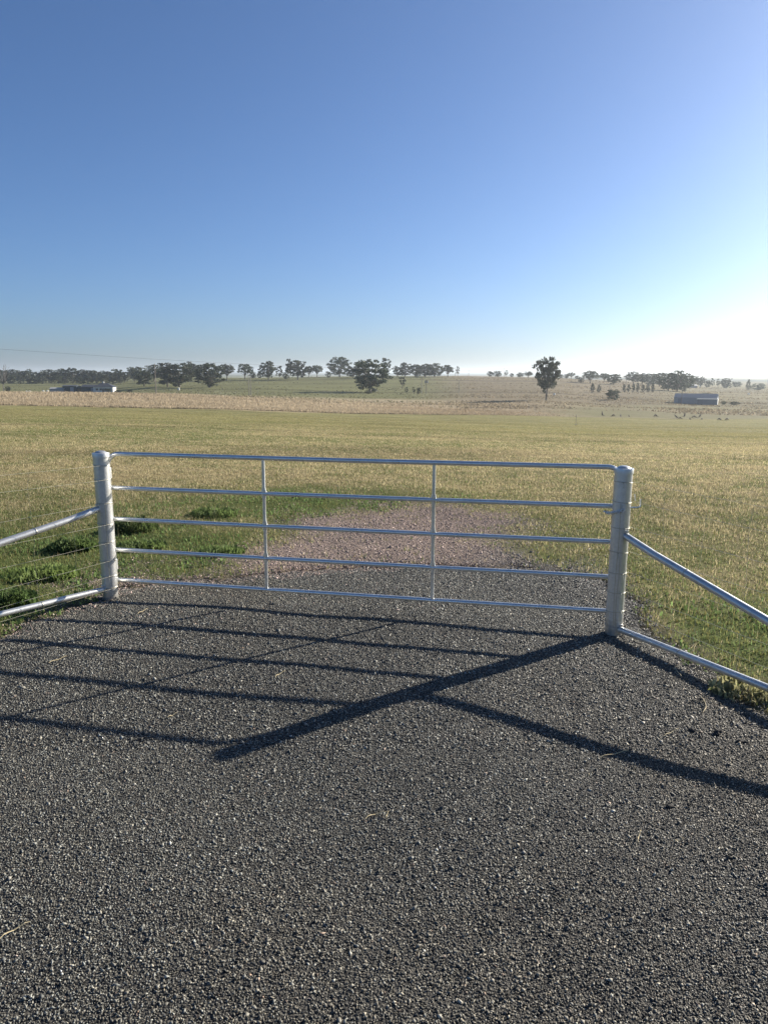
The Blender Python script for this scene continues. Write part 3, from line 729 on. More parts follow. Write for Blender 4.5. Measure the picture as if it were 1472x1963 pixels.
stalk(1126, 1487, 1135, 1482, 'tiny pale straw just below the diagonal brace shadow', .002)
stalk(1272, 1412, 1300, 1398, 'dry straw on the seal near the dark clods', .004)
stalk(95, 1275, 130, 1262, 'dry straw between the gate rail shadows at left', .004)
stalk(322, 1376, 340, 1368, 'dry straw between the lowest two rail shadows', .003)
stalk(528, 1304, 548, 1292, 'bent pale straw under the middle rail shadow', .01)
stalk(265, 1182, 285, 1172, 'straw just in front of the hinge post shadow', .004)
stalk(740, 1568, 745, 1556, 'short pale straw in the middle of the driveway', .002)
stalk(1222, 1615, 1228, 1592, 'upright pale straw low on the right of the driveway', .003)
stalk(1290, 1613, 1310, 1608, 'flat pale straw beside the upright one low on the right', .002)
stalk(700, 1570, 745, 1558, 'thin curled stalk in the middle of the driveway', .015)
stalk(0, 1812, 60, 1778, 'long thin stalk at the lower left frame edge', .008)
for px, py, r_, lb in ((1325, 1398, .011, 'small dark clod left of the other clods'), (1376, 1402, .018, 'largest dark clod, long and split, on the right of the driveway'), (1421, 1420, .013, 'dark round clod nearest the right verge'), (1283, 1542, .011, 'lone dark clod below the diagonal brace shadow')):
    P = at0(px, py); bm = bmesh.new(); bmesh.ops.create_icosphere(bm, subdivisions=3, radius=1.0)
    for v in bm.verts:
        n_ = 1+.35*(float(vnoise(np.array([v.co.x*2.2+px]), np.array([v.co.y*2.2+v.co.z*1.7]), 3)[0])-.5)*2
        v.co = Vector((v.co.x*r_*1.5*n_, v.co.y*r_*n_, v.co.z*r_*.7*n_))
    me = bpy.data.meshes.new('clod'); bm.to_mesh(me); bm.free()
    o = link('clod', me, m_clod, None, True); o.location = (P[0], P[1], g1(P[0], P[1])+r_*.35); o.rotation_euler = (0, 0, random.uniform(0, 3))
    tag(o, lb, 'clod', 'dark clods on the driveway')
m_yleaf = leafy('yellow_leaf', transl=.4, obj_var=False, col=(.42, .42, .10))
for px, py, rz, lb in ((1365, 1324, .3, 'yellow green leaf nearer the driveway, in the right brace shadow'), (1388, 1321, -.4, 'yellow green leaf nearer the weeds, in the right brace shadow')):
    P = at0(px, py); mb = MB()
    row = [(-.032, .001), (-.018, .010), (0, .014), (.018, .009), (.034, .001)]
    for (a0, w0), (a1, w1) in zip(row, row[1:]):
        mb.poly([(a0, -w0, .006+w0*.3), (a1, -w1, .006+w1*.3), (a1, 0, .002), (a0, 0, .002)]); mb.poly([(a0, 0, .002), (a1, 0, .002), (a1, w1, .006+w1*.3), (a0, w0, .006+w0*.3)])
    o = link('fallen_leaf', mb.mesh('fallen_leaf'), m_yleaf); o.location = (P[0], P[1], g1(P[0], P[1])+.012); o.rotation_euler = (.12, 0, rz)
    tag(o, lb, 'leaf', 'fallen leaves at the driveway edge')

# ------------------------------------------------------------------ trees
def tree_meshes(style, seed):
    g = np.random.default_rng(seed); mb = MB(); cl = []
    if style == 'spread':      # broad paddock gum, low domed crown of many clumps
        lo, th, n = .10, .17, 155
    elif style == 'tall':
        lo, th, n = .13, .22, 135
    elif style == 'full':
        lo, th, n = .19, .27, 150
    elif style == 'umbrella':
        lo, th, n = .19, .26, 105
    elif style == 'round':
        lo, th, n = .02, .12, 100
    elif style == 'slender':
        lo, th, n = .18, .25, 44
    elif style == 'cone':
        lo, th, n = .0, .1, 60
    lob = [(g.integers(1, 4), g.uniform(0, 6.28), g.uniform(.05, .16)*(.4 if style == 'full' else 1)) for _ in range(3)]
    def envelope():
        while True:
            p = g.uniform(-1, 1, 3); q = np.linalg.norm(p)
            if q > 1 or q < .30: continue
            zc = lo + (1-lo)*(p[2]*.5+.5); wr = .5
            if style == 'cone': wr = .5*(1.05-(p[2]*.5+.5)*.85)
            if style in ('tall', 'full'): wr = .5*(.62+.38*math.sin(min(1, (zc-lo)/(1-lo)*1.15)*math.pi*.62+.3))
            if style == 'umbrella' and p[2] < -.3: continue
            aa = math.atan2(p[1], p[0]); wr *= 1+sum(w_*math.sin(k_*aa+f_) for k_, f_, w_ in lob)
            return np.array((p[0]*wr*.86, p[1]*wr*.86, min(zc, .95)))
    if style in ('spread', 'tall', 'umbrella', 'full'):
        pads = []
        for _ in range(400):
            c = envelope()
            if all(np.linalg.norm(c-q_) > .155 for q_ in pads): pads.append(c)
        for c in pads:
            rp = g.uniform(.09, .165)
            for _ in range(max(2, int(n/len(pads)*g.uniform(.6, 1.4)))):
                d = g.normal(size=3); d /= np.linalg.norm(d)
                e_ = c + d*rp*g.random()**.4*np.array([1.1, 1.1, .7])
                cl.append((e_[0], e_[1], min(max(e_[2], lo*.8), .97)))
    else:
        while len(cl) < n: cl.append(tuple(envelope()))
    # drop a few sectors so that sky shows through
    holes = [(g.uniform(-.45, .45), g.uniform(-.45, .45), g.uniform(lo+.05, .95)) for _ in range(4 if style in ('spread', 'tall', 'umbrella') else 1)]
    cl = [c for c in cl if all(np.linalg.norm(np.array(c)-np.array(h)) > .12 for h in holes)]
    Vs, Fs, Ts = [], [], []; off = 0
    for c in cl:
        cr = g.uniform(.05, .095)*(1.0 if style not in ('slender', 'cone') else .9)
        nl = int(g.integers(34, 62)); d = g.normal(size=(nl, 3)); d /= np.linalg.norm(d, axis=1)[:, None]
        pos = np.array(c)[None] + d*(cr*g.uniform(.25, 1, nl)**.6)[:, None]*np.array([1.15, 1.15, .72])
        sz = g.uniform(.014, .032, nl); a = g.normal(size=(nl, 3)); a /= np.linalg.norm(a, axis=1)[:, None]
        b_ = np.cross(a, g.normal(size=(nl, 3))); b_ /= np.linalg.norm(b_, axis=1)[:, None]
        if style == 'slender': a *= np.array([1.8, 1.8, 1]); b_ *= np.array([1.8, 1.8, 1])
        P = np.stack([pos-a*sz[:, None], pos+b_*sz[:, None]*.7, pos+a*sz[:, None], pos-b_*sz[:, None]*.7], 1)
        Vs.append(P.reshape(-1, 3)); Fs.append(np.arange(nl*4).reshape(nl, 4)+off); off += nl*4
        tone = math.exp(g.normal(0, .22)); t0 = np.array([.080, .090, .062] if style == 'cone' else [.050, .062, .032])*tone*np.exp(g.normal(0, .18, (nl, 1))); Ts.append(np.repeat(t0, 4, 0))
    crown = np_mesh('crown_'+style, np.concatenate(Vs), np.concatenate(Fs), {'tint': np.concatenate(Ts)}); crown.materials.append(m_crown)
    tw = .030 if style in ('spread', 'tall', 'umbrella', 'full') else .022
    lean = g.normal(0, .015, 2)
    mb.tube([(0, 0, -.03), (lean[0]*.5, lean[1]*.5, th*.5), (lean[0], lean[1], th)], [tw*1.3, tw, tw*.85], 8)
    order = sorted(cl, key=lambda c: g.random())[:(16 if style in ('spread', 'tall', 'umbrella', 'full') else 8)]
    for c in order:
        m_ = ((c[0]*.5+lean[0]+g.normal(0, .02)), (c[1]*.5+lean[1]+g.normal(0, .02)), th+(c[2]-th)*.6)
        mb.tube([(lean[0], lean[1], th*.93), m_, c], [tw*.55, tw*.3, tw*.09], 5)
    trunk = mb.mesh('trunk_'+style); trunk.materials.append(m_bark)
    return trunk, crown
PROTO = {}
for st_, k_ in (('spread', 4), ('tall', 3), ('full', 1), ('umbrella', 3), ('round', 2), ('slender', 2), ('cone', 2)):
    PROTO[st_] = [tree_meshes(st_, 100+17*i+len(st_)) for i in range(k_)]
_tc = {}
def tree(px, yb, yt, wpx, guess, style, label, group='paddock trees', name='gum_tree', cat='tree', exact=False):
    P = ground_at(px, yb, guess); D = P[1]*math.cos(PITCH) - (P[2]-H)*math.sin(PITCH)
    h = (yb-yt)*D/FPX; w = wpx*D/FPX*(1.12 if style in ('spread', 'tall', 'umbrella') else 1.06)
    t = tag(empty(name, P, random.uniform(0, 6.28)), label, cat, group); t.location.z -= .05
    t.scale = (w, w, h)
    i = _tc.get(style, 0); _tc[style] = i+1; tr, cr = PROTO[style][i % len(PROTO[style])]
    link('trunk', tr, None, t); link('crown', cr, None, t)
    return t
TR = 'trees on the far slope'
for a in [
 (277, 740, 711, 32, 410, 'spread', 'lighter green rounded tree on a short trunk right of the white house'),
 (322, 741.5, 697, 44, 395, 'spread', 'big dark gum standing behind the tall lone power pole'),
 (345, 742, 698, 56, 392, 'spread', 'big dark gum right of the tall lone power pole, its crown touching its neighbour'),
 (368, 731, 694, 34, 480, 'tall', 'taller gum showing behind the two big dark gums'),
 (403, 743, 697, 52, 390, 'spread', 'broad dark gum with low forked trunk, standing apart right of the pair'),
 (436, 729, 698, 27, 490, 'umbrella', 'open branched gum just right of the broad forked gum'),
 (470, 727, 698, 27, 490, 'umbrella', 'gum standing above the double pole'),
 (515, 728, 692, 30, 485, 'tall', 'upright gum cluster left of the thin pale tree'),
 (536, 727, 702, 18, 485, 'slender', 'thin pale sparse tree between two upright gums'),
 (555, 727, 688, 15, 485, 'slender', 'tall thin gum pressed against the dense round gum'),
 (571, 728, 692, 38, 480, 'tall', 'dense round gum on the crest with several trunks'),
 (592, 723, 702, 17, 520, 'umbrella', 'small open gum right of the dense round gum'),
 (608, 723, 700, 22, 520, 'umbrella', 'wider open gum, left of the tallest domed gum'),
 (651, 723, 685, 40, 500, 'spread', 'tallest domed gum on the crest, left of the big foreground gum'),
 (677, 724, 703, 28, 520, 'spread', 'lower dark gum tucked right of the tallest domed gum'),
 (710, 753, 691, 76, 330, 'spread', 'largest spreading gum on the near slope with drooping side limbs'),
 (738, 725, 687, 27, 450, 'slender', 'pointed gum rising behind the largest spreading gum'),
 (762, 723, 702, 20, 480, 'tall', 'low gum at the left end of the crest clump'),
 (776, 723, 695, 26, 480, 'tall', 'pale topped gum in the left half of the crest clump'),
 (797, 723, 699, 26, 485, 'spread', 'middle gum of the dense crest clump'),
 (815, 723, 698, 30, 480, 'spread', 'dense gum right of the middle of the crest clump'),
 (833, 723, 697, 34, 475, 'spread', 'highest dark gum of the dense crest clump'),
 (858, 723, 700, 24, 475, 'umbrella', 'open gum at the right end of the crest clump'),
 (771, 746, 716, 15, 350, 'slender', 'young slender gum alone on the slope below the crest clump'),
 (877, 720.5, 702, 9, 560, 'slender', 'small lone slender tree on the skyline right of the crest clump'),
 (1046, 767, 685, 47, 262, 'full', 'tall gum with full crown standing alone in the open paddock'),
 (1131, 735, 711, 27, 450, 'umbrella', 'umbrella shaped gum on the hazy slope right of the tall lone gum'),
 (1157, 733, 715, 19, 460, 'umbrella', 'small umbrella gum between two wider gums on the hazy slope'),
 (1176, 737, 717, 25, 440, 'spread', 'rounded hazy gum above the round bush'),
]: tree(*a, group=TR)
for a in [
 (940, 721, 710, 13, 600, 'round', 'first dark tree of the skyline row left of the tall lone gum'),
 (953, 721, 709, 19, 600, 'round', 'widest tree of the skyline row left of the tall lone gum'),
 (970, 721, 708, 9, 600, 'slender', 'narrow tree of the skyline row beside a far pole'),
 (981, 722, 714, 8, 600, 'round', 'tiny bush of the skyline row left of the tall lone gum'),
 (996, 723, 713, 15, 590, 'round', 'low round tree in the right half of the skyline row'),
 (1012, 725, 712, 18, 580, 'umbrella', 'last tree of the skyline row, just left of the tall lone gum'),
 (1074, 724, 716, 12, 600, 'round', 'low tree on the skyline just right of the tall lone gum'),
 (1085, 724, 715, 11, 600, 'round', 'second low tree on the skyline right of the tall lone gum'),
 (1094, 724, 712, 14, 600, 'umbrella', 'open little gum on the skyline right of the tall lone gum'),
 (1105, 725, 718, 9, 600, 'round', 'smallest bush on the skyline right of the tall lone gum'),
 (1113, 733, 722, 12, 470, 'round', 'bush below the skyline left of the umbrella shaped gum'),
]: tree(*a, group='skyline trees')
for a in [
 (1213, 735, 713, 26, 620, 'tall', 'leftmost hazy tree of the long row behind the grey shed'),
 (1230, 736, 715, 28, 620, 'tall', 'second hazy tree from the left in the row behind the grey shed'),
 (1247, 738, 716, 28, 620, 'spread', 'hazy open tree left of the middle of the row behind the grey shed'),
 (1263, 741, 714, 28, 600, 'tall', 'hazy tree joining the big clump behind the grey shed from the left'),
 (1280, 750, 715, 34, 480, 'spread', 'left tree of the big hazy clump above the grey shed'),
 (1297, 751, 711, 38, 470, 'spread', 'tallest tree of the big hazy clump above the grey shed'),
 (1312, 751, 716, 32, 470, 'spread', 'right tree of the big hazy clump above the grey shed'),
 (1326, 742, 721, 20, 600, 'tall', 'hazy tree just behind the small white roofed building'),
 (1342, 743, 722, 15, 620, 'tall', 'upright hazy tree right of the small white roofed building'),
 (1356, 743, 728, 14, 620, 'round', 'low hazy tree left of two narrow ones at right'),
 (1364, 743, 725, 9, 620, 'slender', 'left of two narrow hazy trees at right'),
 (1375, 743, 726, 9, 620, 'slender', 'right of two narrow hazy trees at right'),
 (1391, 744, 724, 26, 600, 'round', 'broad hazy round tree right of the two narrow ones'),
 (1412, 742, 731, 22, 700, 'round', 'low hazy tree between the broad round tree and the pointed one'),
 (1433, 748, 727, 14, 560, 'cone', 'pointed hazy tree near the right frame edge'),
 (1453, 747, 734, 28, 580, 'round', 'wide low hazy trees at the right frame edge'),
]: tree(*a, group='hazy trees behind the shed')
for a in [
 (1135, 753, 733, 14, 360, 'cone', 'left of two dark cypresses above the round bush'),
 (1147, 753, 737, 13, 360, 'cone', 'right of two dark cypresses above the round bush'),
 (1195, 752, 735, 13, 366, 'cone', 'first hazy cypress of the row left of the grey shed'),
 (1204, 752, 736, 12, 366, 'cone', 'second hazy cypress of the row left of the grey shed'),
 (1213, 752, 734, 13, 366, 'cone', 'third hazy cypress of the row left of the grey shed'),
 (1221, 752, 733, 11, 366, 'cone', 'tallest hazy cypress of the row left of the grey shed'),
 (1231, 752, 736, 13, 366, 'cone', 'hazy cypress just right of the tallest of the row'),
 (1241, 752, 733, 12, 366, 'cone', 'broad hazy cypress near the right end of the row'),
 (1250, 752, 732, 11, 366, 'cone', 'last hazy cypress of the row, next to the big clump'),
]: tree(*a, group='cypress row', name='cypress_tree')
tree(1173, 767, 745, 34, 290, 'round', 'dense round grey bush alone in the paddock left of the grey shed', group='bushes', name='round_bush', cat='bush')
for a in [
 (707, 755, 747, 13, 326, 'round', 'dark bush at the foot of the largest spreading gum'),
 (779, 755, 742, 9, 340, 'slender', 'sparse young shrub left of its two neighbours by the twin poles'),
 (793, 755, 742, 8, 340, 'slender', 'middle young shrub by the twin poles'),
 (802, 755, 742, 9, 340, 'round', 'darker young shrub nearest the twin poles'),
 (485, 725, 712, 14, 500, 'round', 'low bush on the crest right of the gum above the double pole'),
 (498, 725, 713, 12, 500, 'round', 'low dark bush left of the upright gum cluster'),
 (548, 727, 713, 13, 490, 'round', 'low dark bush between the thin pale tree and the tall thin gum'),
 (630, 724, 711, 12, 520, 'round', 'small bush left of the tallest domed gum'),
 (16, 751, 740, 13, 300, 'round', 'dark bush at the foot of the dead tree'),
 (209, 753, 744, 12, 350, 'round', 'dark green shrub in front of the white house'),
 (226, 753, 747, 14, 355, 'round', 'low grey shrub right of the white house'),
 (250, 754, 746, 11, 345, 'round', 'rounded black green shrub at the end of the house garden'),
 (1352, 760, 752, 22, 345, 'round', 'low scrub behind the grey shed at right'),
 (1408, 776, 769, 22, 285, 'round', 'dark heap of scrub right of the grey shed'),
 (1386, 776, 768, 10, 285, 'round', 'small shrub against the right end of the grey shed'),
]: tree(*a, group='bushes', name='bush', cat='bush')
# dense treeline at far left: a back row of gums and a front row of younger trees
ordw = ['first','second','third','fourth','fifth','sixth','seventh','eighth','ninth','tenth','eleventh','twelfth','thirteenth','fourteenth','fifteenth','sixteenth','seventeenth','eighteenth']
back = [(-6,707,26),(12,710,26),(28,709,26),(40,712,24),(54,708,22),(70,713,24),(84,713,22),(95,709,30),(112,711,20),(124,707,26),(142,705,32),(160,709,26),(178,710,28),(194,711,26),(211,712,26),(225,708,28),(240,714,22)]
for i, (px, yt, w) in enumerate(back):
    tree(px, 733.5, yt, w, 655, 'tall' if i % 3 else 'spread', '%s tall gum from the left in the back row of the far treeline' % ordw[i], group='back row of the far treeline')
front = [(4,718),(22,716),(40,719),(57,718),(69,721),(82,719),(99,720),(113,718),(126,721),(140,719),(156,722),(170,718),(186,717),(203,717),(217,719),(232,720)]
for i, (px, yt) in enumerate(front):
    tree(px, 735.5, yt, 19+5*(i % 3), 610, 'round' if i % 3 == 1 else 'cone', '%s young tree from the left in the front row of the far treeline' % ordw[i], group='front row of the far treeline', name='young_tree')
for px, yt, yb, w, lb in ((258, 704, 731, 30, 'gum behind the lighter rounded tree, nearest the far treeline'), (268, 703, 730, 34, 'gum rising above the lighter rounded tree'), (296, 700, 731, 34, 'gum behind the left flank of the big dark gums'), (382, 702, 730, 24, 'gum glimpsed between the pair and the forked gum')):
    tree(px, yb, yt, w, 520, 'tall', lb, group=TR)

# the dead tree at the left edge
P = ground_at(8, 751, 300, .9, 1.1); D = P[1]; hh = 58*D/FPX
dt = tag(empty('dead_tree', P), 'bare leafless tree at the left frame edge', 'tree')
mb = MB(); mb.tube([(0, 0, -.3), (.05, 0, hh*.2), (.1, 0, hh*.35)], [.26, .2, .17], 8).build('trunk', m_dead, dt)
mb = MB(); g = np.random.default_rng(4)
for i in range(13):
    a = g.uniform(-1.2, 1.2); sx = math.sin(a)*hh*g.uniform(.15, .32); zt = hh*g.uniform(.65, 1.0)
    p1 = (sx*.5, g.normal(0, .5), hh*.35+(zt-hh*.35)*.45); p2 = (sx, g.normal(0, .9), zt)
    mb.tube([(.1, 0, hh*.33), p1, p2], [.11, .07, .02], 5)
    for j in range(3):
        s = g.uniform(.3, .9); b0 = Vector(p1).lerp(Vector(p2), s); mb.tube([b0, b0+Vector((g.normal(0, .8), g.normal(0, .6), g.uniform(.4, 1.6)))], [.04, .012], 4)
mb.build('branch_crown', m_dead, dt)

# ------------------------------------------------------------------ poles and power lines
def pole(px, yb, yt, guess, label, arm=0.0, lo=.9, hi=1.1, extra=None):
    P = ground_at(px, yb, guess, lo, hi); h = (yb-yt)*P[1]/FPX*1.0
    t = tag(empty('power_pole', P), label, 'power pole', 'power poles')
    MB().tube([(0, 0, -.5), (0, 0, h)], [.15, .10], 8).build('pole_shaft', m_wood, t, True)
    if arm:
        MB().box((0, -.14, h-.45), (arm, .10, .12)).build('cross_arm', m_wood, t)
        for s in (-.42, .42): MB().lathe([(.03, 0), (.06, .04), (.05, .12), (.07, .16), (0, .2)], (arm*s, -.14, h-.38), 8).build('insulator', m_white, t)
    if extra == 'transformer':
        MB().lathe([(.26, 0), (.28, .1), (.28, .75), (.2, .82), (0, .84)], (.45, -.1, h-1.5), 12).build('transformer', m_greyshed, t, True)
        MB().lathe([(.26, 0), (.28, .1), (.28, .75), (.2, .82), (0, .84)], (-.45, -.1, h-1.5), 12).build('transformer', m_greyshed, t, True)
    return np.array([P[0], P[1], P[2]+h])
p300 = pole(300, 757, 699, 228, 'tall lone grey pole in front of the big dark gums', .0)
pole(477.5, 758, 716, 240, 'left shaft of the double pole below the crest gums')
pole(481.5, 758, 722, 242, 'right shaft of the double pole below the crest gums')
pB = pole(808, 755, 711, 335, 'taller of the twin poles in the middle of the slope', 1.6)
pole(817, 755, 728, 335, 'shorter pole carrying two transformers right of the taller twin', 1.8, extra='transformer')
pole(879, 754, 730, 335, 'thin grey pole alone on the open slope right of the twin poles')
pole(872, 721, 705, 560, 'skyline pole beside the small lone slender tree', 1.4)
pole(898, 721, 710, 575, 'skyline pole between the slender tree and the skyline row', 1.2)
pole(966, 722, 706, 590, 'skyline pole standing among the skyline row of trees', 1.4)
pC = pole(1199, 741, 712.5, 430, 'hazy pole above the cypress row', 1.6)
pole(1168, 748, 735, 380, 'short hazy post above the round bush')
pole(1305, 775, 746, 276, 'pale pole standing in front of the grey shed')
def power_wire(a, b_, sag, label, r=.03):
    a = Vector(a); b_ = Vector(b_); m_ = a
    pts = [a.lerp(b_, s) - Vector((0, 0, 4*sag*s*(1-s))) - m_ for s in np.linspace(0, 1, 40)]
    o = link('power_line', MB().tube(pts, r, 6).mesh('power_line'), m_powerwire); o.location = m_
    tag(o, label, 'power line', 'power lines')
m_powerwire = simple('wire_black', (.05, .055, .06), .6, var=.05)
offL = at(-260, 650, 150); offR = at(1800, 695, 330)
power_wire(offL, pB+np.array([0, 0, .1]), 1.2, 'power line sagging from the upper left down to the twin poles', .026)
power_wire(pB+np.array([0, 0, .1]), pC, .4, 'power line running along the skyline past the tall lone gum', .034)
power_wire(pC, offR, .6, 'power line crossing the bright hazy sky at right', .034)

# ------------------------------------------------------------------ farm buildings
def gable(mb, L, W, hw, hr, over=.3):
    """roof sheets over a box L (x) by W (y)"""
    l, w = L/2+over, W/2+over; t = .12
    sl = (hr-hw)/(W/2); ze = hw-over*sl
    for s in (-1, 1):
        v = [(-l, s*w, ze), (l, s*w, ze), (l, 0, hr), (-l, 0, hr)]; v2 = [(a, b_, z+t) for a, b_, z in v]
        bm = mb.bm; A_ = [bm.verts.new(q) for q in v]; B_ = [bm.verts.new(q) for q in v2]
        bm.faces.new(A_); bm.faces.new(B_[::-1])
        for k in range(4): bm.faces.new((A_[k], A_[(k+1) % 4], B_[(k+1) % 4], B_[k]))
    return mb
def walls(mb, L, W, h, hr=None):
    bm = mb.bm; l, w = L/2, W/2
    if hr is None: mb.box((0, 0, h/2), (L, W, h)); return mb
    prof = [(-w, -.6), (w, -.6), (w, h), (0, hr-.02), (-w, h)]
    A_ = [bm.verts.new((-l, a, z)) for a, z in prof]; B_ = [bm.verts.new((l, a, z)) for a, z in prof]
    bm.faces.new(A_); bm.faces.new(B_[::-1])
    for k in range(5): bm.faces.new((A_[k], A_[(k+1) % 5], B_[(k+1) % 5], B_[k]))
    return mb
def at_ground(px, yb, g, lo=.9, hi=1.1): return ground_at(px, yb, g, lo, hi)
# white house with a dark hipped roof
P = at_ground(202, 752, 366); s_ = P[1]/FPX
hs = tag(empty('farm_house', P, .12), 'white walled farmhouse with dark hipped roof and chimney among shrubs', 'house')
L, W, hw, hr = 40*s_, 8.0, 2.75, 4.6
MB().box((0, 0, hw/2-.3), (L-1.2, W-1, hw+.6)).build('wall', m_white, hs)
mb = MB(); l, w, q = L/2, W/2, W/2; z0 = hw
V = [(-l, -w, z0), (l, -w, z0), (l, w, z0), (-l, w, z0), (-l+q, 0, hr), (l-q, 0, hr)]
for f in ((0, 1, 5, 4), (1, 2, 5), (2, 3, 4, 5), (3, 0, 4), (3, 2, 1, 0)): mb.poly([V[i] for i in f])
rf = mb.build('roof', m_darkroof, hs)
MB().box((-.6, .3, hr+.1), (.7, .7, 1.3)).build('chimney', m_white, rf)
for i, xw in enumerate((-l*.55, -l*.2, l*.22, l*.62)):
    wv = MB().box((xw, -W/2+.47, 1.55), (1.35, .08, 1.1)).build('window', m_white, hs)
    MB().box((xw, -W/2+.42, 1.55), (1.15, .06, .9)).build('pane', m_glass, wv)
MB().box((l*.02, -W/2+.47, 1.0), (.95, .08, 2.0)).build('door', m_darkwall, hs)
# garage block, arched shed, dark shed, pale low shed
def shed(px, yb, g, wpx, hpx, dep, wallm, roofm, label, rise=.28, rz=0.1, door=True, open_front=False, name='farm_shed'):
    P = at_ground(px, yb, g); s_ = P[1]/FPX; L = wpx*s_; hr = hpx*s_; hw = hr*(1-rise)
    t = tag(empty(name, P, rz), label, 'shed', 'farm sheds'); 
    walls(MB(), L, dep, hw, hr).build('wall', wallm, t); gable(MB(), L, dep, hw, hr).build('roof', roofm, t)
    if door: MB().box((L*.18, -dep/2-.04, hw*.42), (L*.25, .08, hw*.84)).build('door', m_darkroof if wallm is not m_darkwall else m_greyshed, t)
    return t, L, hw, hr
shed(177, 752, 372, 30, 14, 6, m_darkwall, m_darkroof, 'long dark roofed wing against the left end of the white house')
shed(138, 752, 360, 25, 13, 6, m_darkwall, m_darkroof, 'dark square shed between the pale low shed and the arched shed', rise=.12)
shed(113, 752, 362, 25, 8.5, 5, m_greyshed, m_paleroof, 'low grey shed with pale roof at the left end of the farmyard', rise=.2, door=False)
P = at_ground(158, 752, 364); s_ = P[1]/FPX; L = 17*s_; hr = 12*s_
t = tag(empty('arched_shed', P, .1), 'small dark shed with rounded roof beside the dark square shed', 'shed', 'farm sheds')
def arch(l, n=12): return [(l/2*math.cos(a), hr*.55+hr*.45*math.sin(a)) for a in np.linspace(0, math.pi, n)]
mb = MB(); ar = arch(L); 
fr = [(-L/2, -.5)] + [(-a, z) for a, z in ar] + [(L/2, -.5)]
A_ = [mb.bm.verts.new((a, -3, z)) for a, z in fr]; B_ = [mb.bm.verts.new((a, 3, z)) for a, z in fr]
mb.bm.faces.new(A_); mb.bm.faces.new(B_[::-1])
for k in range(len(fr)): mb.bm.faces.new((A_[k], A_[(k+1) % len(fr)], B_[(k+1) % len(fr)], B_[k]))
mb.build('shell', m_darkwall, t)
MB().box((-L*.12, -3.05, hr*.32), (L*.5, .1, hr*.64)).build('opening_shade_panel', m_glass, t)  # dark panel on the closed shell, painted for the shade inside
MB().box((L*.3, -3.05, hr*.28), (L*.16, .1, hr*.4)).build('door', m_white, t)
# grey shed with its lean-to on the right
P = at_ground(1333, 774.0, 284); s_ = P[1]/FPX; L = 74*s_; hr = 18.5*s_; hw = hr*.62; dep = 7.0
t = tag(empty('farm_shed', P, -.50), 'large grey metal shed with low lean-to, standing alone in the right paddock', 'shed', 'farm sheds')
walls(MB(), L, dep, hw, hr).build('wall', m_greyshed, t); gable(MB(), L, dep, hw, hr, .15).build('roof', m_greyroof, t)
MB().box((-L*.36, -dep/2-.05, hw*.45), (L*.1, .08, hw*.88)).build('door', m_greyroof, t)
MB().box((L*.30, -dep/2-1.5, .95), (34*s_, 3.0, 2.0)).build('lean_to_wall', m_greyroof, t)
MB().box((L*.30, -dep/2-1.5, 2.03), (36*s_, 3.4, .24)).build('lean_to_roof', m_white, t)  # white colour puts the sunlit look into the roof edge
MB().box((L*.30+17.2*s_, -dep/2-1.5, .98), (.12, 2.9, 1.9)).build('lean_to_sunlit_end', m_white, t)  # end wall painted white in place of sun falling on it
# small white building in the far trees
shed(1325, 743, 600, 14, 5.5, 6, m_greyroof, m_white, 'tiny white roofed building between the hazy trees', rise=.35, door=False)
def tank(px, yb, g, wpx, hpx, label, m_=None):
    P = at_ground(px, yb, g); s_ = P[1]/FPX; r_ = wpx*s_/2; h = hpx*s_
    t = tag(empty('water_tank', P), label, 'water tank', 'pale tanks')
    MB().lathe([(r_, -.3), (r_, h*.82)], n=16).build('tank_wall', m_ or m_white, t, True)
    MB().lathe([(r_*1.03, h*.82), (r_*.9, h*.88), (0, h)], n=16).build('tank_lid', m_ or m_white, t, True)
tank(52, 753, 350, 4, 4, 'left of two pale tanks in the farmyard right of the dead tree')
tank(58, 753, 352, 5, 4, 'right of two pale tanks in the farmyard right of the dead tree')
tank(84, 753, 355, 4, 5, 'pale tank left of the low grey shed')
tank(92, 753, 355, 4, 5, 'pale tank touching the low grey shed')
tank(343, 748, 330, 4, 5, 'small white tank in the paddock below the big dark gums')
tank(1062, 757.5, 300, 4, 4, 'tiny white trough tank right of the tall lone gum trunk')
tank(1434, 756, 380, 4, 2.5, 'tiny white tank near the right frame edge')
tank(1341, 741, 590, 2.5, 5, 'tiny white tank beside the small white roofed building')

# a far boundary fence of wooden posts along the top of the dry grass
ff = tag(empty('post_fence', (0, 0, 0)), 'faint boundary fence of thin posts along the back of the dry grass', 'fence')
wl_pts = []
for px in range(340, 700, 14):
    P = ground_at(px, 757 if px > 420 else 758, 255, .9, 1.25)
    MB().tube([(P[0], P[1], P[2]-.1), (P[0], P[1], P[2]+1.3)], .05, 6).build('fence_post', m_wood, ff); wl_pts.append(P)
for z in (.5, .85, 1.2):
    MB().tube([(p[0], p[1], p[2]+z) for p in wl_pts], .008, 4).build('fence_wire', m_wire, ff)
P = at_ground(1103, 819, 150, .8, 1.25)
sp = tag(empty('marker_stake', P), 'thin steel stake standing in the mown paddock left of the kangaroos', 'stake')
MB().tube([(0, 0, -.1), (0, 0, 1.75)], .03, 6).build('stake_shaft', m_wood, sp); MB().tube([(-.25, 0, .05), (.25, 0, .03)], .06, 6).build('stake_foot', m_wood, sp)

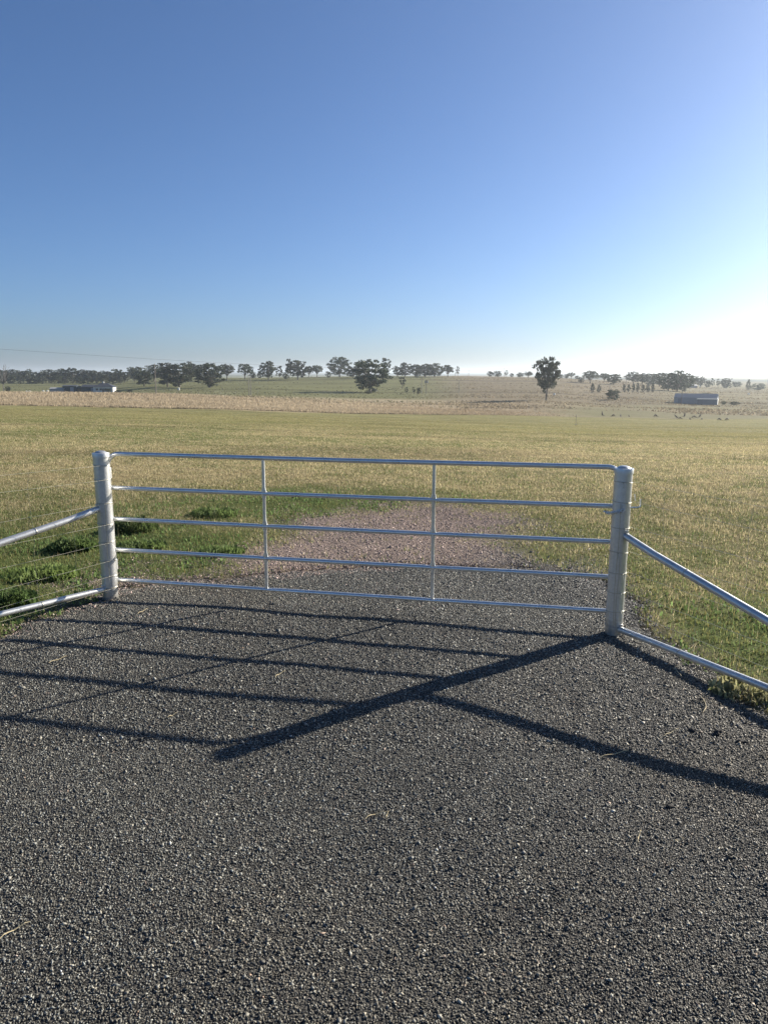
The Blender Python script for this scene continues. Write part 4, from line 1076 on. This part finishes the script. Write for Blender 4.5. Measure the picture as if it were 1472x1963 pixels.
# ------------------------------------------------------------------ kangaroos
def skin_mesh(name, verts, edges, rad):
    me = bpy.data.meshes.new(name+'_cage'); me.from_pydata(verts, edges, []); o = bpy.data.objects.new(name+'_cage', me); C.objects.link(o)
    md = o.modifiers.new('skin', 'SKIN'); md.use_smooth_shade = True
    for i, r_ in enumerate(rad):
        q = r_ if hasattr(r_, '__len__') else (r_, r_); me.skin_vertices[0].data[i].radius = q
    me.skin_vertices[0].data[0].use_root = True
    ss_ = o.modifiers.new('sub', 'SUBSURF'); ss_.levels = 1; ss_.render_levels = 1
    dg = bpy.context.evaluated_depsgraph_get(); out = bpy.data.meshes.new_from_object(o.evaluated_get(dg)); out.name = name
    bpy.data.objects.remove(o); bpy.data.meshes.remove(me); out.materials.clear(); out.materials.append(m_fur); return out
def roo(kind):
    # x forward; hip, chest, neck, head, muzzle, tail, hind legs, arms, ears
    if kind == 'graze':
        hip, mid, chest, neck, head, muz = (0, 0, .60), (.22, 0, .66), (.45, 0, .52), (.60, 0, .36), (.70, 0, .20), (.80, 0, .10)
        hand = (.58, .08, .03); tail = [(-.22, 0, .38), (-.5, 0, .12), (-.9, 0, .05)]
    elif kind == 'stand':
        hip, mid, chest, neck, head, muz = (0, 0, .52), (.07, 0, .78), (.12, 0, 1.02), (.15, 0, 1.2), (.19, 0, 1.33), (.31, 0, 1.29)
        hand = (.30, .08, .78); tail = [(-.2, 0, .3), (-.5, 0, .1), (-.95, 0, .05)]
    else:
        hip, mid, chest, neck, head, muz = (0, 0, .55), (.18, 0, .74), (.38, 0, .80), (.50, 0, .92), (.58, 0, 1.02), (.70, 0, .97)
        hand = (.48, .08, .48); tail = [(-.22, 0, .36), (-.52, 0, .12), (-.95, 0, .05)]
    V = [hip, mid, chest, neck, head, muz]; Ed = [(0, 1), (1, 2), (2, 3), (3, 4), (4, 5)]; Rd = [(.21, .22), (.18, .2), (.13, .14), (.075, .08), (.075, .08), (.035, .035)]
    p = 0
    for q, r_ in zip(tail, (.10, .065, .03)): V.append(q); Ed.append((p, len(V)-1)); Rd.append(r_); p = len(V)-1
    for s in (-1, 1):
        p = 0
        for q, r_ in (((.12, .15*s, .42), .115), ((-.12, .16*s, .20), .05), ((-.10, .16*s, .05), .035), ((.24, .16*s, .03), .028)): V.append(q); Ed.append((p, len(V)-1)); Rd.append(r_); p = len(V)-1
        p = 2
        for q, r_ in (((chest[0]*.5+hand[0]*.5+.02, .10*s, chest[2]*.55+hand[2]*.45), .042), ((hand[0], hand[1]*s, hand[2]), .026)): V.append(q); Ed.append((p, len(V)-1)); Rd.append(r_); p = len(V)-1
        e = (head[0]-.04, .06*s, head[2]+.09); V.append(e); Ed.append((4, len(V)-1)); Rd.append(.028)
        V.append((e[0]-.03, .085*s, e[2]+.09)); Ed.append((len(V)-2, len(V)-1)); Rd.append(.010)
    return skin_mesh('kangaroo', V, Ed, Rd)
ROO = {k: roo(k) for k in ('graze', 'stand', 'crouch')}
for px, py, kd, rz, sc, lb in [
 (1154, 797, 'stand', 2.6, 1.0, 'upright kangaroo, leftmost of the mob'),
 (1174, 798.5, 'graze', .3, 1.05, 'grazing kangaroo next to the upright one at the left of the mob'),
 (1189, 799, 'crouch', 1.3, .8, 'small kangaroo seen end on, left of the smallest one'),
 (1205, 799.5, 'crouch', 1.6, .7, 'smallest kangaroo, facing away, left of the lone grazer'),
 (1257, 799, 'graze', 3.3, 1.1, 'lone grazing kangaroo in the gap in the middle of the mob'),
 (1296, 802, 'crouch', 2.9, 1.05, 'crouching kangaroo at the left of the close group'),
 (1311, 799, 'stand', .5, 1.0, 'upright leaning kangaroo in the close group'),
 (1304, 803, 'graze', 3.1, .8, 'kangaroo stretched low in front of the leaning one'),
 (1322, 805, 'crouch', 1.7, .7, 'small kangaroo facing away below the close group'),
 (1331, 801.5, 'graze', 2.8, 1.15, 'largest grazing kangaroo in the close group'),
 (1340, 800, 'crouch', .4, .95, 'kangaroo with raised head right of the largest grazer'),
 (1344, 804.5, 'graze', .8, .75, 'small grazing kangaroo at the right of the close group'),
 (1379, 806, 'graze', 3.2, 1.05, 'left of the last two grazing kangaroos at the right'),
 (1391, 806, 'graze', .2, 1.0, 'right of the last two grazing kangaroos at the right'),
]:
    P = ground_at(px, py, 182, .85, 1.15); o = bpy.data.objects.new('kangaroo', ROO[kd]); C.objects.link(o)
    o.location = tuple(P-np.array([0, 0, .02])); o.rotation_euler = (0, 0, rz); o.scale = (sc*.84,)*3; tag(o, lb, 'kangaroo', 'mob of kangaroos')

# ------------------------------------------------------------------ the hazy air
hz = MB().box((0, 0, 14.0), (19000, 19000, 72.0)).mesh('haze')
m_h = bpy.data.materials.new('haze_air'); m_h.use_nodes = True; nt = m_h.node_tree; nt.nodes.clear()
pv = nt.nodes.new('ShaderNodeVolumePrincipled'); pv.inputs['Color'].default_value = (.86, .95, 1.0, 1); pv.inputs['Density'].default_value = .00019; pv.inputs['Anisotropy'].default_value = .48
oo = nt.nodes.new('ShaderNodeOutputMaterial'); nt.links.new(pv.outputs['Volume'], oo.inputs['Volume'])
tag(link('haze', hz, m_h), kind='stuff', label='thin pale haze lying over the paddocks')
